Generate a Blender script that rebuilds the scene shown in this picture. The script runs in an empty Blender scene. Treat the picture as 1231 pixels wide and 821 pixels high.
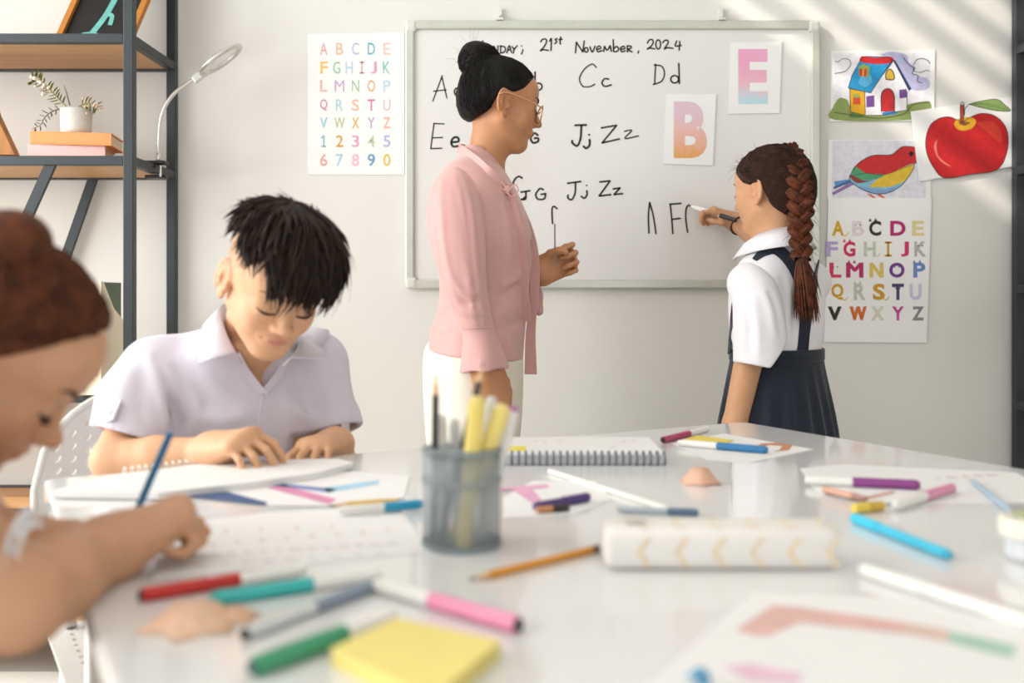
import bpy, bmesh, math, random
import numpy as np
from mathutils import Vector, Matrix
random.seed(7); rng = np.random.default_rng(7)

# ------------------------------------------------------------------ camera, world, light
FPX, CX, YH, ZC = 1180.0, 615.5, 352.0, 1.0      # focal length (px of 1231 wide), centre, horizon row, camera height
TZ = 0.745                                        # table top height
WY = 2.87                                         # back wall
scn = bpy.context.scene
col = scn.collection
cam = bpy.data.cameras.new('camera'); camo = bpy.data.objects.new('camera', cam); col.objects.link(camo)
camo.location = (0, 0, ZC); camo.rotation_euler = (math.pi/2, 0, 0)
cam.sensor_fit = 'HORIZONTAL'; cam.sensor_width = 36; cam.lens = 36*FPX/1231
cam.shift_y = -(410.5-YH)/1231
cam.clip_start = 0.05
cam.dof.use_dof = True; cam.dof.focus_distance = 2.3; cam.dof.aperture_fstop = 2.8
scn.camera = camo
w = bpy.data.worlds.new('world'); scn.world = w; w.use_nodes = True
w.node_tree.nodes['Background'].inputs[0].default_value = (0.94, 0.975, 1.0, 1)
w.node_tree.nodes['Background'].inputs[1].default_value = 1.0
def area(name, loc, target, sx, sy, energy, colr):
    l = bpy.data.lights.new(name, 'AREA'); l.shape = 'RECTANGLE'; l.size = sx; l.size_y = sy; l.energy = energy; l.color = colr
    o = bpy.data.objects.new(name, l); col.objects.link(o); o.location = loc
    o.rotation_euler = (Vector(target)-Vector(loc)).to_track_quat('-Z', 'Y').to_euler(); return o
# daylight in the opening of the left wall, filling that opening
area('window_left_offscreen', (-3.35, 0.725, 1.70), (0, 0.725, 1.70), 3.2, 1.75, 110, (0.985, 0.99, 1.0))
sun = bpy.data.lights.new('sun_offscreen', 'SUN'); sun.energy = 2.8; sun.angle = math.radians(1.2); sun.color = (1, 0.93, 0.82)
suno = bpy.data.objects.new('sun_offscreen', sun); col.objects.link(suno)
suno.rotation_euler = Vector((1, 0.5, -0.75)).to_track_quat('-Z', 'Y').to_euler()
scn.view_settings.view_transform = 'Standard'; scn.view_settings.look = 'None'
scn.view_settings.gamma = 1; scn.view_settings.use_curve_mapping = False
scn.view_settings.exposure = 0.38

# ------------------------------------------------------------------ helpers
def px(x, y, Y):                                  # photo pixel at depth Y -> world
    return np.array([(x-CX)/FPX*Y, Y, ZC-(y-YH)/FPX*Y])
def tp(x, y, z=0.0):                              # photo pixel on the table plane (+z)
    Y = FPX*(ZC-TZ-z)/(y-YH); return np.array([(x-CX)/FPX*Y, Y, TZ+z])
def V(*a): return np.array(a, float)
def nrm(v): v = np.asarray(v, float); return v/np.linalg.norm(v)
def lin(h):
    h = h.lstrip('#'); c = [int(h[i:i+2], 16)/255 for i in (0, 2, 4)]
    return tuple(x/12.92 if x <= .04045 else ((x+.055)/1.055)**2.4 for x in c)
def tag(o, label=None, cat=None, group=None, kind=None):
    if label: o['label'] = label
    if cat: o['category'] = cat
    if group: o['group'] = group
    if kind: o['kind'] = kind
    return o
def empty(name, loc, label, cat, group=None, rot=None):
    o = bpy.data.objects.new(name, None); col.objects.link(o); o.location = Vector(loc); o.empty_display_size = .02
    if rot is not None: o.matrix_world = rot
    return tag(o, label, cat, group)

MATS = {}
def mat(key, hexc='ffffff', rough=.5, metal=0, noise=0, scale=40, bump=0, bscale=60, trans=0, alpha=1, coat=0, sheen=0, emit=0, stretch=None, hex2=None, sss=0, vcol=False, ior=1.45, spec=.5):
    if key in MATS: return MATS[key]
    m = bpy.data.materials.new(key); m.use_nodes = True; MATS[key] = m
    nt = m.node_tree; b = nt.nodes['Principled BSDF']; c = lin(hexc)
    b.inputs['Base Color'].default_value = (*c, 1); b.inputs['Roughness'].default_value = rough
    b.inputs['Metallic'].default_value = metal; b.inputs['Transmission Weight'].default_value = trans
    b.inputs['Alpha'].default_value = alpha; b.inputs['Coat Weight'].default_value = coat; b.inputs['IOR'].default_value = ior
    b.inputs['Sheen Weight'].default_value = sheen; b.inputs['Specular IOR Level'].default_value = spec
    if sss:
        b.inputs['Subsurface Weight'].default_value = sss; b.inputs['Subsurface Scale'].default_value = .006
        b.inputs['Subsurface Radius'].default_value = (1, .35, .2)
    src = None
    tc = nt.nodes.new('ShaderNodeTexCoord'); mp = nt.nodes.new('ShaderNodeMapping')
    nt.links.new(tc.outputs['Object'], mp.inputs[0])
    if stretch: mp.inputs['Scale'].default_value = stretch
    if vcol:
        at = nt.nodes.new('ShaderNodeAttribute'); at.attribute_name = 'Col'; src = at.outputs['Color']
    if noise or hex2:
        n = nt.nodes.new('ShaderNodeTexNoise'); n.inputs['Scale'].default_value = scale; n.inputs['Detail'].default_value = 4
        nt.links.new(mp.outputs[0], n.inputs['Vector'])
        r = nt.nodes.new('ShaderNodeValToRGB')
        if vcol:
            r.color_ramp.elements[0].color = (1-noise,)*3+(1,); r.color_ramp.elements[1].color = (1+noise,)*3+(1,)
        else:
            c2 = lin(hex2) if hex2 else tuple(x*(1-noise) for x in c)
            c1 = c if hex2 else tuple(min(1, x*(1+noise)) for x in c)
            r.color_ramp.elements[0].color = (*c2, 1); r.color_ramp.elements[1].color = (*c1, 1)
        r.color_ramp.elements[0].position = .3; r.color_ramp.elements[1].position = .7
        nt.links.new(n.outputs[0], r.inputs[0])
        if vcol:
            mx = nt.nodes.new('ShaderNodeMix'); mx.data_type = 'RGBA'; mx.blend_type = 'MULTIPLY'; mx.inputs[0].default_value = 1
            nt.links.new(src, mx.inputs[6]); nt.links.new(r.outputs[0], mx.inputs[7]); src = mx.outputs[2]
        else: src = r.outputs[0]
    if src: nt.links.new(src, b.inputs['Base Color'])
    if bump:
        n2 = nt.nodes.new('ShaderNodeTexNoise'); n2.inputs['Scale'].default_value = bscale; n2.inputs['Detail'].default_value = 3
        nt.links.new(mp.outputs[0], n2.inputs['Vector'])
        bp = nt.nodes.new('ShaderNodeBump'); bp.inputs['Strength'].default_value = bump; bp.inputs['Distance'].default_value = .003
        nt.links.new(n2.outputs[0], bp.inputs['Height']); nt.links.new(bp.outputs[0], b.inputs['Normal'])
    return m

class MB:
    """collects geometry (world or local coordinates) and links it as one mesh object"""
    def __init__(s): s.v = []; s.f = []; s.mi = []; s.m = 0
    def add(s, vs, fs):
        n = len(s.v); s.v += [tuple(float(q) for q in p) for p in vs]
        s.f += [tuple(i+n for i in f) for f in fs]; s.mi += [s.m]*len(fs); return s
    def box(s, c, size, R=None):
        c = np.asarray(c, float); h = np.asarray(size, float)/2
        P = [V(x, y, z)*h for x in (-1, 1) for y in (-1, 1) for z in (-1, 1)]
        if R is not None: P = [np.asarray(R) @ p for p in P]
        return s.add([p+c for p in P], [(0, 1, 3, 2), (4, 6, 7, 5), (0, 4, 5, 1), (2, 3, 7, 6), (0, 2, 6, 4), (1, 5, 7, 3)])
    def box2(s, a, b): a = np.asarray(a, float); b = np.asarray(b, float); return s.box((a+b)/2, np.abs(b-a))
    def bar(s, a, b, wx, wy, up=(0, 0, 1)):
        a = np.asarray(a, float); b = np.asarray(b, float); z = nrm(b-a); x = np.cross(up, z)
        x = V(1, 0, 0) if np.linalg.norm(x) < 1e-6 else nrm(x); y = np.cross(z, x)
        return s.box((a+b)/2, (wx, wy, np.linalg.norm(b-a)), np.stack([x, y, z], 1))
    def tube(s, pts, r, n=8, cap=True, flat=1.0, nrmref=None):
        pts = np.asarray(pts, float); N = len(pts); r = np.broadcast_to(np.asarray(r, float), (N,))
        T = np.gradient(pts, axis=0); T /= np.linalg.norm(T, axis=1)[:, None]+1e-12
        ref = V(0, 0, 1) if nrmref is None else np.asarray(nrmref, float)
        if abs(T[0] @ ref) > .95: ref = V(1, 0, 0) if abs(T[0][0]) < .9 else V(0, 1, 0)
        x = nrm(np.cross(T[0], ref)); vs = []
        for i in range(N):
            x = x-T[i]*(x @ T[i]); x = nrm(x); y = np.cross(T[i], x)
            for k in range(n):
                a = 2*math.pi*k/n; vs.append(pts[i]+(x*math.cos(a)+y*math.sin(a)*flat)*r[i])
        fs = [(i*n+k, i*n+(k+1) % n, (i+1)*n+(k+1) % n, (i+1)*n+k) for i in range(N-1) for k in range(n)]
        if cap: fs += [tuple(range(n-1, -1, -1)), tuple(range((N-1)*n, N*n))]
        return s.add(vs, fs)
    def lathe(s, prof, n=32, c=(0, 0, 0), ax=None):
        A = np.eye(3) if ax is None else np.asarray(ax); vs = []; N = len(prof)
        for r, z in prof:
            for k in range(n):
                a = 2*math.pi*k/n; vs.append(np.asarray(c)+A @ V(r*math.cos(a), r*math.sin(a), z))
        fs = [(i*n+k, i*n+(k+1) % n, (i+1)*n+(k+1) % n, (i+1)*n+k) for i in range(N-1) for k in range(n)]
        if prof[0][0] > 1e-5: fs.append(tuple(range(n-1, -1, -1)))
        if prof[-1][0] > 1e-5: fs.append(tuple(range((N-1)*n, N*n)))
        return s.add(vs, fs)
    def sphere(s, c, r, n=10, m=7, R=None):
        r = np.broadcast_to(np.asarray(r, float), (3,)); vs = []
        for i in range(m+1):
            t = math.pi*i/m
            for k in range(n):
                a = 2*math.pi*k/n; p = V(math.sin(t)*math.cos(a), math.sin(t)*math.sin(a), math.cos(t))*r
                if R is not None: p = np.asarray(R) @ p
                vs.append(np.asarray(c)+p)
        return s.add(vs, [(i*n+k, (i+1)*n+k, (i+1)*n+(k+1) % n, i*n+(k+1) % n) for i in range(m) for k in range(n)])
    def prism(s, poly, y0, y1):                   # polygon [(x,z)] extruded in depth y
        n = len(poly); vs = [(x, y0, z) for x, z in poly]+[(x, y1, z) for x, z in poly]
        return s.add(vs, [tuple(range(n)), tuple(range(2*n-1, n-1, -1))]+[(i, i+n, (i+1) % n+n, (i+1) % n) for i in range(n)])
    def build(s, name, mats, parent=None, smooth=False, bevel=0, label=None, cat=None, group=None, kind=None, solid=0, merge=True, M=None):
        me = bpy.data.meshes.new(name); me.from_pydata(s.v, [], s.f)
        if not isinstance(mats, (list, tuple)): mats = [mats]
        for m in mats: me.materials.append(m)
        if any(s.mi): me.polygons.foreach_set('material_index', s.mi)
        bm = bmesh.new(); bm.from_mesh(me)
        if merge: bmesh.ops.remove_doubles(bm, verts=bm.verts, dist=1e-6)
        bmesh.ops.recalc_face_normals(bm, faces=bm.faces); bm.to_mesh(me); bm.free()
        if smooth: me.shade_smooth()
        o = bpy.data.objects.new(name, me); col.objects.link(o)
        if parent is not None: attach(o, parent)
        elif M is not None: o.matrix_world = M
        if solid:
            md = o.modifiers.new('thickness', 'SOLIDIFY'); md.thickness = solid; md.offset = 0
        if bevel:
            md = o.modifiers.new('bevel', 'BEVEL'); md.width = bevel; md.segments = 2; md.limit_method = 'ANGLE'; md.angle_limit = .6
            me.shade_smooth() if smooth else None
        return tag(o, label, cat, group, kind)
def attach(o, parent):
    """geometry was made in world coordinates: keep it there under the parent"""
    o.parent = parent
    chain = []; q = parent
    while q is not None: chain.append(q); q = q.parent
    Mw = Matrix.Identity(4)
    for q in reversed(chain): Mw = Mw @ q.matrix_parent_inverse @ q.matrix_basis
    o.matrix_parent_inverse = Mw.inverted()
def local(o, parent):                             # geometry was made in the parent's own coordinates
    o.parent = parent; o.matrix_parent_inverse = Matrix.Identity(4); return o
def frame(o, x, y, z):
    M = Matrix.Identity(4)
    for i in range(3): M[i][0] = x[i]; M[i][1] = y[i]; M[i][2] = z[i]; M[i][3] = o[i]
    return M
def smooth_path(P, n=6):
    P = np.asarray(P, float)
    if len(P) < 3: return P
    Q = np.vstack([2*P[0]-P[1], P, 2*P[-1]-P[-2]]); out = []
    for i in range(1, len(Q)-2):
        p0, p1, p2, p3 = Q[i-1:i+3]
        for t in np.linspace(0, 1, n, endpoint=False):
            out.append(.5*((2*p1)+(-p0+p2)*t+(2*p0-5*p1+4*p2-p3)*t*t+(-p0+3*p1-3*p2+p3)*t**3))
    out.append(Q[-2]); return np.array(out)
GL = {}
def glyph(ch, off=0.0):
    k = (ch, off)
    if k not in GL:
        cu = bpy.data.curves.new('glyph', 'FONT'); cu.body = ch; cu.offset = off; cu.resolution_u = 4
        o = bpy.data.objects.new('glyph', cu); col.objects.link(o); bpy.context.view_layer.update()
        me = bpy.data.meshes.new_from_object(o.evaluated_get(bpy.context.evaluated_depsgraph_get()))
        vs = np.array([v.co[:2] for v in me.vertices]); fs = [tuple(p.vertices) for p in me.polygons]
        bpy.data.objects.remove(o); bpy.data.curves.remove(cu); bpy.data.meshes.remove(me)
        vs -= vs.min(0); vs /= vs.max(0)+1e-9; GL[k] = (vs, fs)
    return GL[k]
GL[('1', 0.0)] = (np.array([(.40, 0), (.62, 0), (.62, 1), (.40, 1), (.08, 0), (.94, 0), (.94, .12), (.08, .12), (.40, 1), (.08, .80), (.08, .67), (.40, .84)]), [(0, 1, 2, 3), (4, 5, 6, 7), (8, 9, 10, 11)])
GL[('I', 0.0)] = (np.array([(.36, 0), (.64, 0), (.64, 1), (.36, 1), (.05, 0), (.95, 0), (.95, .13), (.05, .13), (.05, .87), (.95, .87), (.95, 1), (.05, 1)]), [(0, 1, 2, 3), (4, 5, 6, 7), (8, 9, 10, 11)])
def letter(ch, x0, y0, x1, y1, Y, m, parent, off=0.02, name='letter', bold=0):
    vs, fs = glyph(ch, off); mb = MB()
    for k, dx in enumerate((0, -bold, bold) if bold else (0,)): mb.add([px(x0+u*(x1-x0)+dx, y1+v*(y0-y1), Y-.00004*k) for u, v in vs], fs)
    return mb.build(name, m, parent)

# ------------------------------------------------------------------ the room
M_wall = mat('wall_paint', 'dedcd6', .75, noise=.012, scale=3, bump=.05, bscale=120)
M_floor = mat('floor_tile', 'c9c7c2', .35, noise=.05, scale=4)
M_ceil = mat('ceiling_paint', 'efede8', .8, noise=.01, scale=3)
M_trim = mat('trim_paint', 'f0eee8', .5, noise=.01)
def struct(mb, name, m): return mb.build(name, m, kind='structure')
struct(MB().box2((-4.2, -3, -.1), (3.2, WY+.12, 0)), 'floor', M_floor)
struct(MB().box2((-4.2, WY, 0), (3.2, WY+.12, 2.75)), 'wall_back', M_wall)
struct(MB().box2((2.6, -3, 0), (2.72, WY, 2.75)), 'wall_right', M_wall)
struct(MB().box2((-4.2, WY-.015, 0), (2.6, WY, .09)), 'baseboard_back', M_trim)
# ceiling; unseen slatted opening added to throw sun streaks on the back wall
SX0, SX1, SY0, SY1, CZ = -.72, .36, 1.35, 2.45, 2.75
cb = MB()
cb.box2((-4.2, -3, CZ), (SX0, WY+.12, CZ+.06)); cb.box2((SX1, -3, CZ), (3.2, WY+.12, CZ+.06))
cb.box2((SX0, -3, CZ), (SX1, SY0, CZ+.06)); cb.box2((SX0, SY1, CZ), (SX1, WY+.12, CZ+.06))
ceiling = struct(cb, 'ceiling', M_ceil)
x = SX0+.03
while x < SX1:
    MB().box2((x, SY0, CZ+.005), (x+.085, SY1, CZ+.012)).build('added_slat', M_ceil, ceiling); x += .165+.05*random.random()
# left wall with wide window openings
wl = MB()
wl.box2((-3.4, -3, 0), (-3.3, WY, .8)); wl.box2((-3.4, -3, 2.6), (-3.3, WY, 2.75)); wl.box2((-3.4, 2.35, .8), (-3.3, WY, 2.6)); wl.box2((-3.4, -3, .8), (-3.3, -.9, 2.6))
struct(wl, 'wall_left', M_wall)

# ------------------------------------------------------------------ wall things
def quad_sheet(name, corners, Y, th, m, label, cat, group=None):
    P = [px(x, y, Y) for x, y in corners]; mb = MB()
    vs = P+[p+V(0, th, 0) for p in P]
    mb.add(vs, [(0, 1, 2, 3), (7, 6, 5, 4)]+[(i, i+4, (i+1) % 4+4, (i+1) % 4) for i in range(4)])
    return mb.build(name, m, label=label, cat=cat, group=group)
M_paper = mat('paper', 'edecea', .6, noise=.01, scale=20)
M_ink = mat('black_marker_ink', '23221f', .5, noise=.2, scale=300)
# whiteboard
wb = empty('whiteboard', px(735, 187, WY), 'large wall-mounted whiteboard with silver frame and handwritten letters', 'whiteboard')
M_board = mat('board_enamel', 'dfddd9', .22, noise=.008, scale=3, coat=.3)
M_alu = mat('aluminium_frame', 'c9cbc0', .35, .55, noise=.03, scale=30)
L, R_, T_, B_ = 488, 983, 27, 347
def wz(x, y): p = px(x, y, WY); return p
yf = WY-.026
a = px(L, T_, WY); b = px(R_, B_, WY)
MB().box2((a[0]+.01, WY-.016, a[2]-.01), (b[0]-.01, WY-.001, b[2]+.01)).build('board_surface', M_board, wb)
fw = .026
for q0, q1 in (((a[0]+.02, a[2]-fw), (b[0]-.02, a[2])), ((a[0]+.02, b[2]), (b[0]-.02, b[2]+fw)), ((a[0], b[2]+.02), (a[0]+fw, a[2]-.02)), ((b[0]-fw, b[2]+.02), (b[0], a[2]-.02))):
    MB().box2((q0[0], yf, q0[1]), (q1[0], WY-.001, q1[1])).build('frame_rail', M_alu, wb, bevel=.004)
for cx_, cz_ in ((a[0], a[2]-.034), (b[0]-.034, a[2]-.034), (a[0], b[2]), (b[0]-.034, b[2])):
    MB().box2((cx_, yf-.003, cz_), (cx_+.034, WY-.001, cz_+.034)).build('corner_cap', mat('corner_plastic', 'd4d5cd', .5, noise=.02), wb, bevel=.008)
M_hook = mat('hook_plastic', 'dcd9d0', .4, noise=.03)
for hx in (601, 866):
    h = MB(); c = px(hx, 19, WY)
    h.box((c[0], WY-.006, c[2]+.004), (.012, .012, .03)); h.tube(smooth_path([(c[0], WY-.012, c[2]), (c[0], WY-.022, c[2]-.010), (c[0], WY-.03, c[2]-.006)]), .003, 8)
    h.box((c[0], WY-.015, c[2]-.016), (.02, .028, .006))
    h.build('hook', M_hook, wb)
# handwriting: strokes read from the photograph, as thin ink ribbons on the board
def S(o, s, *strokes): return [[(o[0]+x/s, o[1]+y/s) for x, y in st] for st in strokes]
def ell(cx, cy, rx, ry, a0=0, a1=360, n=14):
    return [(cx+rx*math.cos(math.radians(a0+(a1-a0)*i/n)), cy+ry*math.sin(math.radians(a0+(a1-a0)*i/n))) for i in range(n+1)]
oA = ((480, 10), 4.103); oB = ((680, 10), 3.847); oC = ((600, 190), 4.735)
words = []
def W(width, o, *st): words.append((width, S(o[0], o[1], *st)))
W(1.7, oA, [(376, 215), (380, 168)], [(380, 168), (394, 206)], [(394, 206), (412, 160)], [(412, 160), (412, 214)],
  ell(443, 203, 10, 11), [(454, 190), (456, 214)], [(463, 215), (465, 186), (484, 214), (487, 184)], [(500, 183), (500, 221)], [(496, 186), (518, 190), (524, 203), (515, 217), (497, 221)],
  [(530, 220), (543, 184), (553, 219)], [(534, 206), (549, 204)], [(556, 188), (566, 202)], [(582, 184), (566, 204), (562, 222)], [(603, 184), (603, 187)], [(609, 203), (607, 216), (602, 226)])
W(1.8, oA, [(697, 166), (705, 154), (722, 152), (726, 166), (712, 192), (695, 210), (710, 204), (736, 208)], [(741, 163), (750, 150), (748, 209)],
  [(780, 150), (769, 153), (777, 165), (766, 175)], [(796, 140), (793, 172), (797, 176)], [(787, 155), (804, 152)])
W(1.8, oA, [(869, 220), (873, 166)], [(873, 166), (905, 216)], [(905, 216), (912, 160)], ell(922, 205, 9, 11), [(940, 189), (952, 216), (966, 186)],
  [(975, 203), (994, 197), (987, 186), (974, 196), (979, 214), (1001, 208)], [(1008, 214), (1012, 187)], [(1012, 187), (1025, 206), (1040, 184)], [(1040, 184), (1046, 213)],
  [(1055, 154), (1057, 213)], [(1057, 200), (1072, 188), (1082, 200), (1073, 213), (1057, 213)], [(1092, 203), (1112, 198), (1106, 187), (1092, 196), (1097, 214), (1116, 209)],
  [(1126, 216), (1124, 185)], [(1124, 185), (1144, 188), (1140, 198), (1127, 202), (1149, 216)], [(1181, 210), (1177, 222)])
W(1.8, oB, [(378, 162), (384, 149), (399, 144), (405, 157), (396, 174), (376, 189), (390, 184), (413, 188)], ell(428, 167, 11, 21), [(448, 160), (458, 149), (470, 148), (474, 160), (456, 188), (470, 182), (497, 185)],
  [(514, 150), (507, 174), (536, 171)], [(528, 152), (525, 195)])
W(1.5, oA, [(165, 458), (212, 332)], [(209, 334), (235, 444)], [(168, 409), (231, 402)])
W(2.0, oA, ell(287, 412, 15, 19), [(304, 390), (306, 431)], [(670, 313), (668, 402)], ell(687, 386, 17, 17, 180, 520))
W(1.6, oA, [(972, 292), (952, 275), (915, 298), (889, 345), (905, 384), (940, 386), (965, 374)])
W(2.0, oA, [(1034, 349), (1012, 348), (1000, 368), (1014, 385), (1047, 377)])
W(1.7, oB, [(416, 257), (411, 352)], [(408, 262), (444, 268), (457, 300), (444, 336), (404, 353)])
W(2.0, oB, ell(504, 328, 18, 17), [(523, 254), (526, 349)])
W(1.6, oA, [(171, 567), (155, 692)], [(169, 568), (222, 570)], [(160, 639), (214, 637)], [(154, 692), (211, 690)])
W(2.6, oA, [(257, 661), (292, 656), (286, 636), (266, 640), (256, 662), (266, 681), (292, 679)], [(684, 627), (667, 616), (648, 640), (660, 663), (684, 656), (684, 641), (666, 641)],
  [(866, 577), (923, 575)], [(898, 577), (894, 640), (878, 678), (854, 664), (853, 652)], [(939, 646), (938, 675), (922, 690), (908, 680)], [(936, 622), (936, 625)])
W(2.1, oA, [(996, 590), (1072, 577)], [(1072, 577), (1000, 664)], [(1000, 664), (1087, 644)])
W(1.7, oA, [(1110, 607), (1130, 602), (1146, 604), (1113, 642), (1180, 629)])
W(2.2, oC, [(132, 114), (112, 105), (92, 118), (78, 150), (82, 200), (100, 232), (130, 235), (148, 222)], [(124, 194), (176, 186)], [(152, 192), (150, 233), (122, 235)],
  [(252, 180), (232, 174), (209, 205), (220, 233), (256, 232), (264, 205)], [(238, 207), (266, 202)],
  [(389, 144), (466, 133)], [(435, 138), (432, 200), (413, 237), (391, 226), (393, 210)], [(499, 185), (500, 210), (485, 228), (466, 217)], [(498, 154), (498, 157)],
  [(572, 136), (632, 130)], [(632, 130), (569, 216)], [(569, 216), (637, 208)], [(649, 176), (689, 170)], [(689, 170), (654, 208)], [(654, 208), (704, 202)])
W(2.0, oC, [(304, 374), (301, 295), (312, 275), (331, 289)], [(853, 428), (850, 330), (857, 252)], [(857, 252), (878, 330), (893, 431)],
  [(974, 262), (983, 350), (989, 431)], [(971, 263), (1036, 258)], [(984, 349), (1033, 343)], [(1073, 424), (1062, 340), (1066, 285), (1081, 265)])
YI = WY-.0168
for width, sts in words:
    for st in sts:
        mb = MB()
        P = smooth_path(np.array([px(x, y, YI) for x, y in st]), 5); wd = width*2.43e-3/2
        Tn = np.gradient(P, axis=0); Tn /= np.linalg.norm(Tn, axis=1)[:, None]+1e-9
        N = np.stack([-Tn[:, 2], Tn[:, 1]*0, Tn[:, 0]], 1)*wd
        P = np.vstack([P[0]-Tn[0]*wd*.6, P, P[-1]+Tn[-1]*wd*.6]); N = np.vstack([N[0]*.5, N, N[-1]*.5])
        vs = [q for i in range(len(P)) for q in (P[i]+N[i], P[i]-N[i])]
        mb.add(vs, [(2*i, 2*i+1, 2*i+3, 2*i+2) for i in range(len(P)-1)])
        mb.build('pen_stroke', M_ink, wb, merge=False)

# left alphabet poster
po = quad_sheet('alphabet_poster', [(370, 41), (486, 39), (486, 210), (370, 210)], WY-.003, .002, M_paper, 'white alphabet and number poster in pastel watercolour letters beside whiteboard', 'poster')
oP = ((360, 30), 4.32)
rows = [('ABCDE', 92, 155), ('FGHIJK', 190, 253), ('LMNOP', 287, 347), ('QRSTU', 386, 446), ('VWXYZ', 480, 537), ('12345', 573, 634), ('67890', 670, 733)]
cols5 = [126, 208, 291, 373, 454]; cols6 = [128, 193, 258, 324, 386, 452]
pc = ['d68a96', 'dda184', 'b7a5d0', '3fa3a0', 'e7b3ab', 'e0a032', '9dbf98', 'b5b4da', 'dba489', 'd37f9f', '3c9a8c', 'e3b0a2', 'cf9ac8', '5fb39a', 'e3a06a', '9cc3d8', 'cf7d92', '8fc3c9', 'e0ac8c', 'd0628f', 'cbb8bd', '53a9bd', 'a9b66b', 'e2a23a', '8e9bcf', 'e5a096',
      '5da3c2', 'd99a1c', 'd17ba3', '8fb994', 'b39ad2', 'e29a90', '88c3d6', 'e0a79c', '4a93bf', 'e2bb2d']
pc2 = ['e8a090', 'dfb191', '8fb3d9', '5c9ad0', 'cfc0b0', 'ecb338', '79b08e', '9fd0dd', 'c98bb5', 'e08fb0', '9dc9c0', 'd79a96', 'b184c8', 'b3b25a', 'dd8c52', 'bcd2dc', 'c04a6c', '9bcad6', 'e39a78', 'b34a86', 'e5b0a8', '8ccbdd', '8f9f45', 'cf8f2c', 'c57f9a', 'ee9f7c',
       '86c0d2', 'c58a10', 'dd9abb', 'b7cfa0', '93a8dd', 'd97f7a', 'a5d4dd', 'e8a9c0', '2f78ad', 'd0a51c']
def pale(h, k=.22): return ''.join('%02x' % int(int(h[q:q+2], 16)*(1-k)+238*k) for q in (0, 2, 4))
i = 0
for s_, y0, y1 in rows:
    cs = cols6 if len(s_) == 6 else cols5
    for c_, xc in zip(s_, cs):
        wdt = {'I': 15, 'M': 25, 'W': 27, 'J': 16, '1': 16}.get(c_, 19)
        letter(c_, 360+(xc-wdt)/4.32, 30+y0/4.32, 360+(xc+wdt)/4.32, 30+y1/4.32, WY-.0034, mat('watercolour_%d' % i, pale(pc[i]), .7, hex2=pale(pc2[i]), scale=30), po, 0.0 if c_ in 'MNWI1' else .012); i += 1

# letter cards on the board
def card(name, corners, ch, box, c1, c2, label):
    o = quad_sheet(name, corners, WY-.0195, .002, M_paper, label, 'card', 'letter cards on the whiteboard')
    m = bpy.data.materials.new('watercolour_'+ch); m.use_nodes = True; nt = m.node_tree; bs = nt.nodes['Principled BSDF']; bs.inputs['Roughness'].default_value = .7
    tc = nt.nodes.new('ShaderNodeTexCoord'); sp = nt.nodes.new('ShaderNodeSeparateXYZ'); nt.links.new(tc.outputs['Generated'], sp.inputs[0])
    ns = nt.nodes.new('ShaderNodeTexNoise'); ns.inputs['Scale'].default_value = 5; ns.inputs['Detail'].default_value = 5; nt.links.new(tc.outputs['Generated'], ns.inputs[0])
    ad = nt.nodes.new('ShaderNodeMath'); ad.operation = 'MULTIPLY_ADD'; ad.inputs[1].default_value = .45; nt.links.new(ns.outputs[0], ad.inputs[0])
    nt.links.new(sp.outputs[2], ad.inputs[2]); rp = nt.nodes.new('ShaderNodeValToRGB'); nt.links.new(ad.outputs[0], rp.inputs[0])
    cr = rp.color_ramp
    for k, (pos, cc) in enumerate(c1):
        e = cr.elements[k] if k < 2 else cr.elements.new(pos)
        e.position = pos; e.color = (*lin(cc), 1)
    nt.links.new(rp.outputs[0], bs.inputs['Base Color'])
    letter(ch, *box, WY-.0199, m, o, .045)
card('letter_card', [(878, 51), (940, 50), (937, 136), (875, 137)], 'E', (887.5, 59, 923, 125), [(.25, 'b9d9e2'), (.42, 'd3cdd8'), (.6, 'e8b6c0'), (.95, 'e8a6c4')], 0, 'white card with pink and pale blue watercolour letter E')
card('letter_card', [(801, 113), (861, 113), (857, 199), (797, 197)], 'B', (810, 122, 850, 190), [(.2, 'e2a151'), (.45, 'e5ae90'), (.75, 'e7b9b4'), (1.0, 'dcc0cc')], 0, 'white card with orange to lilac watercolour letter B')

# drawings on the right
def drawing(o, shapes, org, s, Y):
    """flat coloured print: a list of (colour, polygon) in crop pixels, outlines as thin ribbons"""
    mb = MB(); mats = []; names = []
    for k, (c_, poly) in enumerate(shapes):
        if isinstance(c_, tuple): c_, lw = c_
        else: lw = 0
        if c_ not in names: names.append(c_); mats.append(mat('crayon_'+c_, c_, .65, noise=.1, scale=60))
        mb.m = names.index(c_); yy = Y-.0002-.00003*k
        P = np.array([px(org[0]+x/s, org[1]+y/s, yy) for x, y in poly])
        if lw:
            wd = lw/s*2.43e-3/2; Tn = np.gradient(P, axis=0); Tn /= np.linalg.norm(Tn, axis=1)[:, None]+1e-9
            N = np.stack([-Tn[:, 2], Tn[:, 1]*0, Tn[:, 0]], 1)*wd
            mb.add([q for i in range(len(P)) for q in (P[i]+N[i], P[i]-N[i])], [(2*i, 2*i+1, 2*i+3, 2*i+2) for i in range(len(P)-1)])
        else: mb.add(P, [tuple(range(len(P)))])
    return mb.build('drawing', mats, o, merge=False)
def sm(P, n=5): return [tuple(p) for p in smooth_path(np.array(P+[P[0]], float), n)[:-1]]
def ol(P, w=3, c='2a2622'): return ((c, w), P+[P[0]])
def so(P, w=3, c='2a2622', n=5): return ((c, w), [tuple(p) for p in smooth_path(np.array(P, float), n)])
o7 = (980, 40); s7 = 3.733
house = quad_sheet('drawing_sheet', [(999, 61), (1124, 60), (1123, 145), (998, 146)], WY-.0035, .002, M_paper, 'pinned drawing of a house with blue roof and red door', 'picture', 'drawings on the wall')
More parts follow.
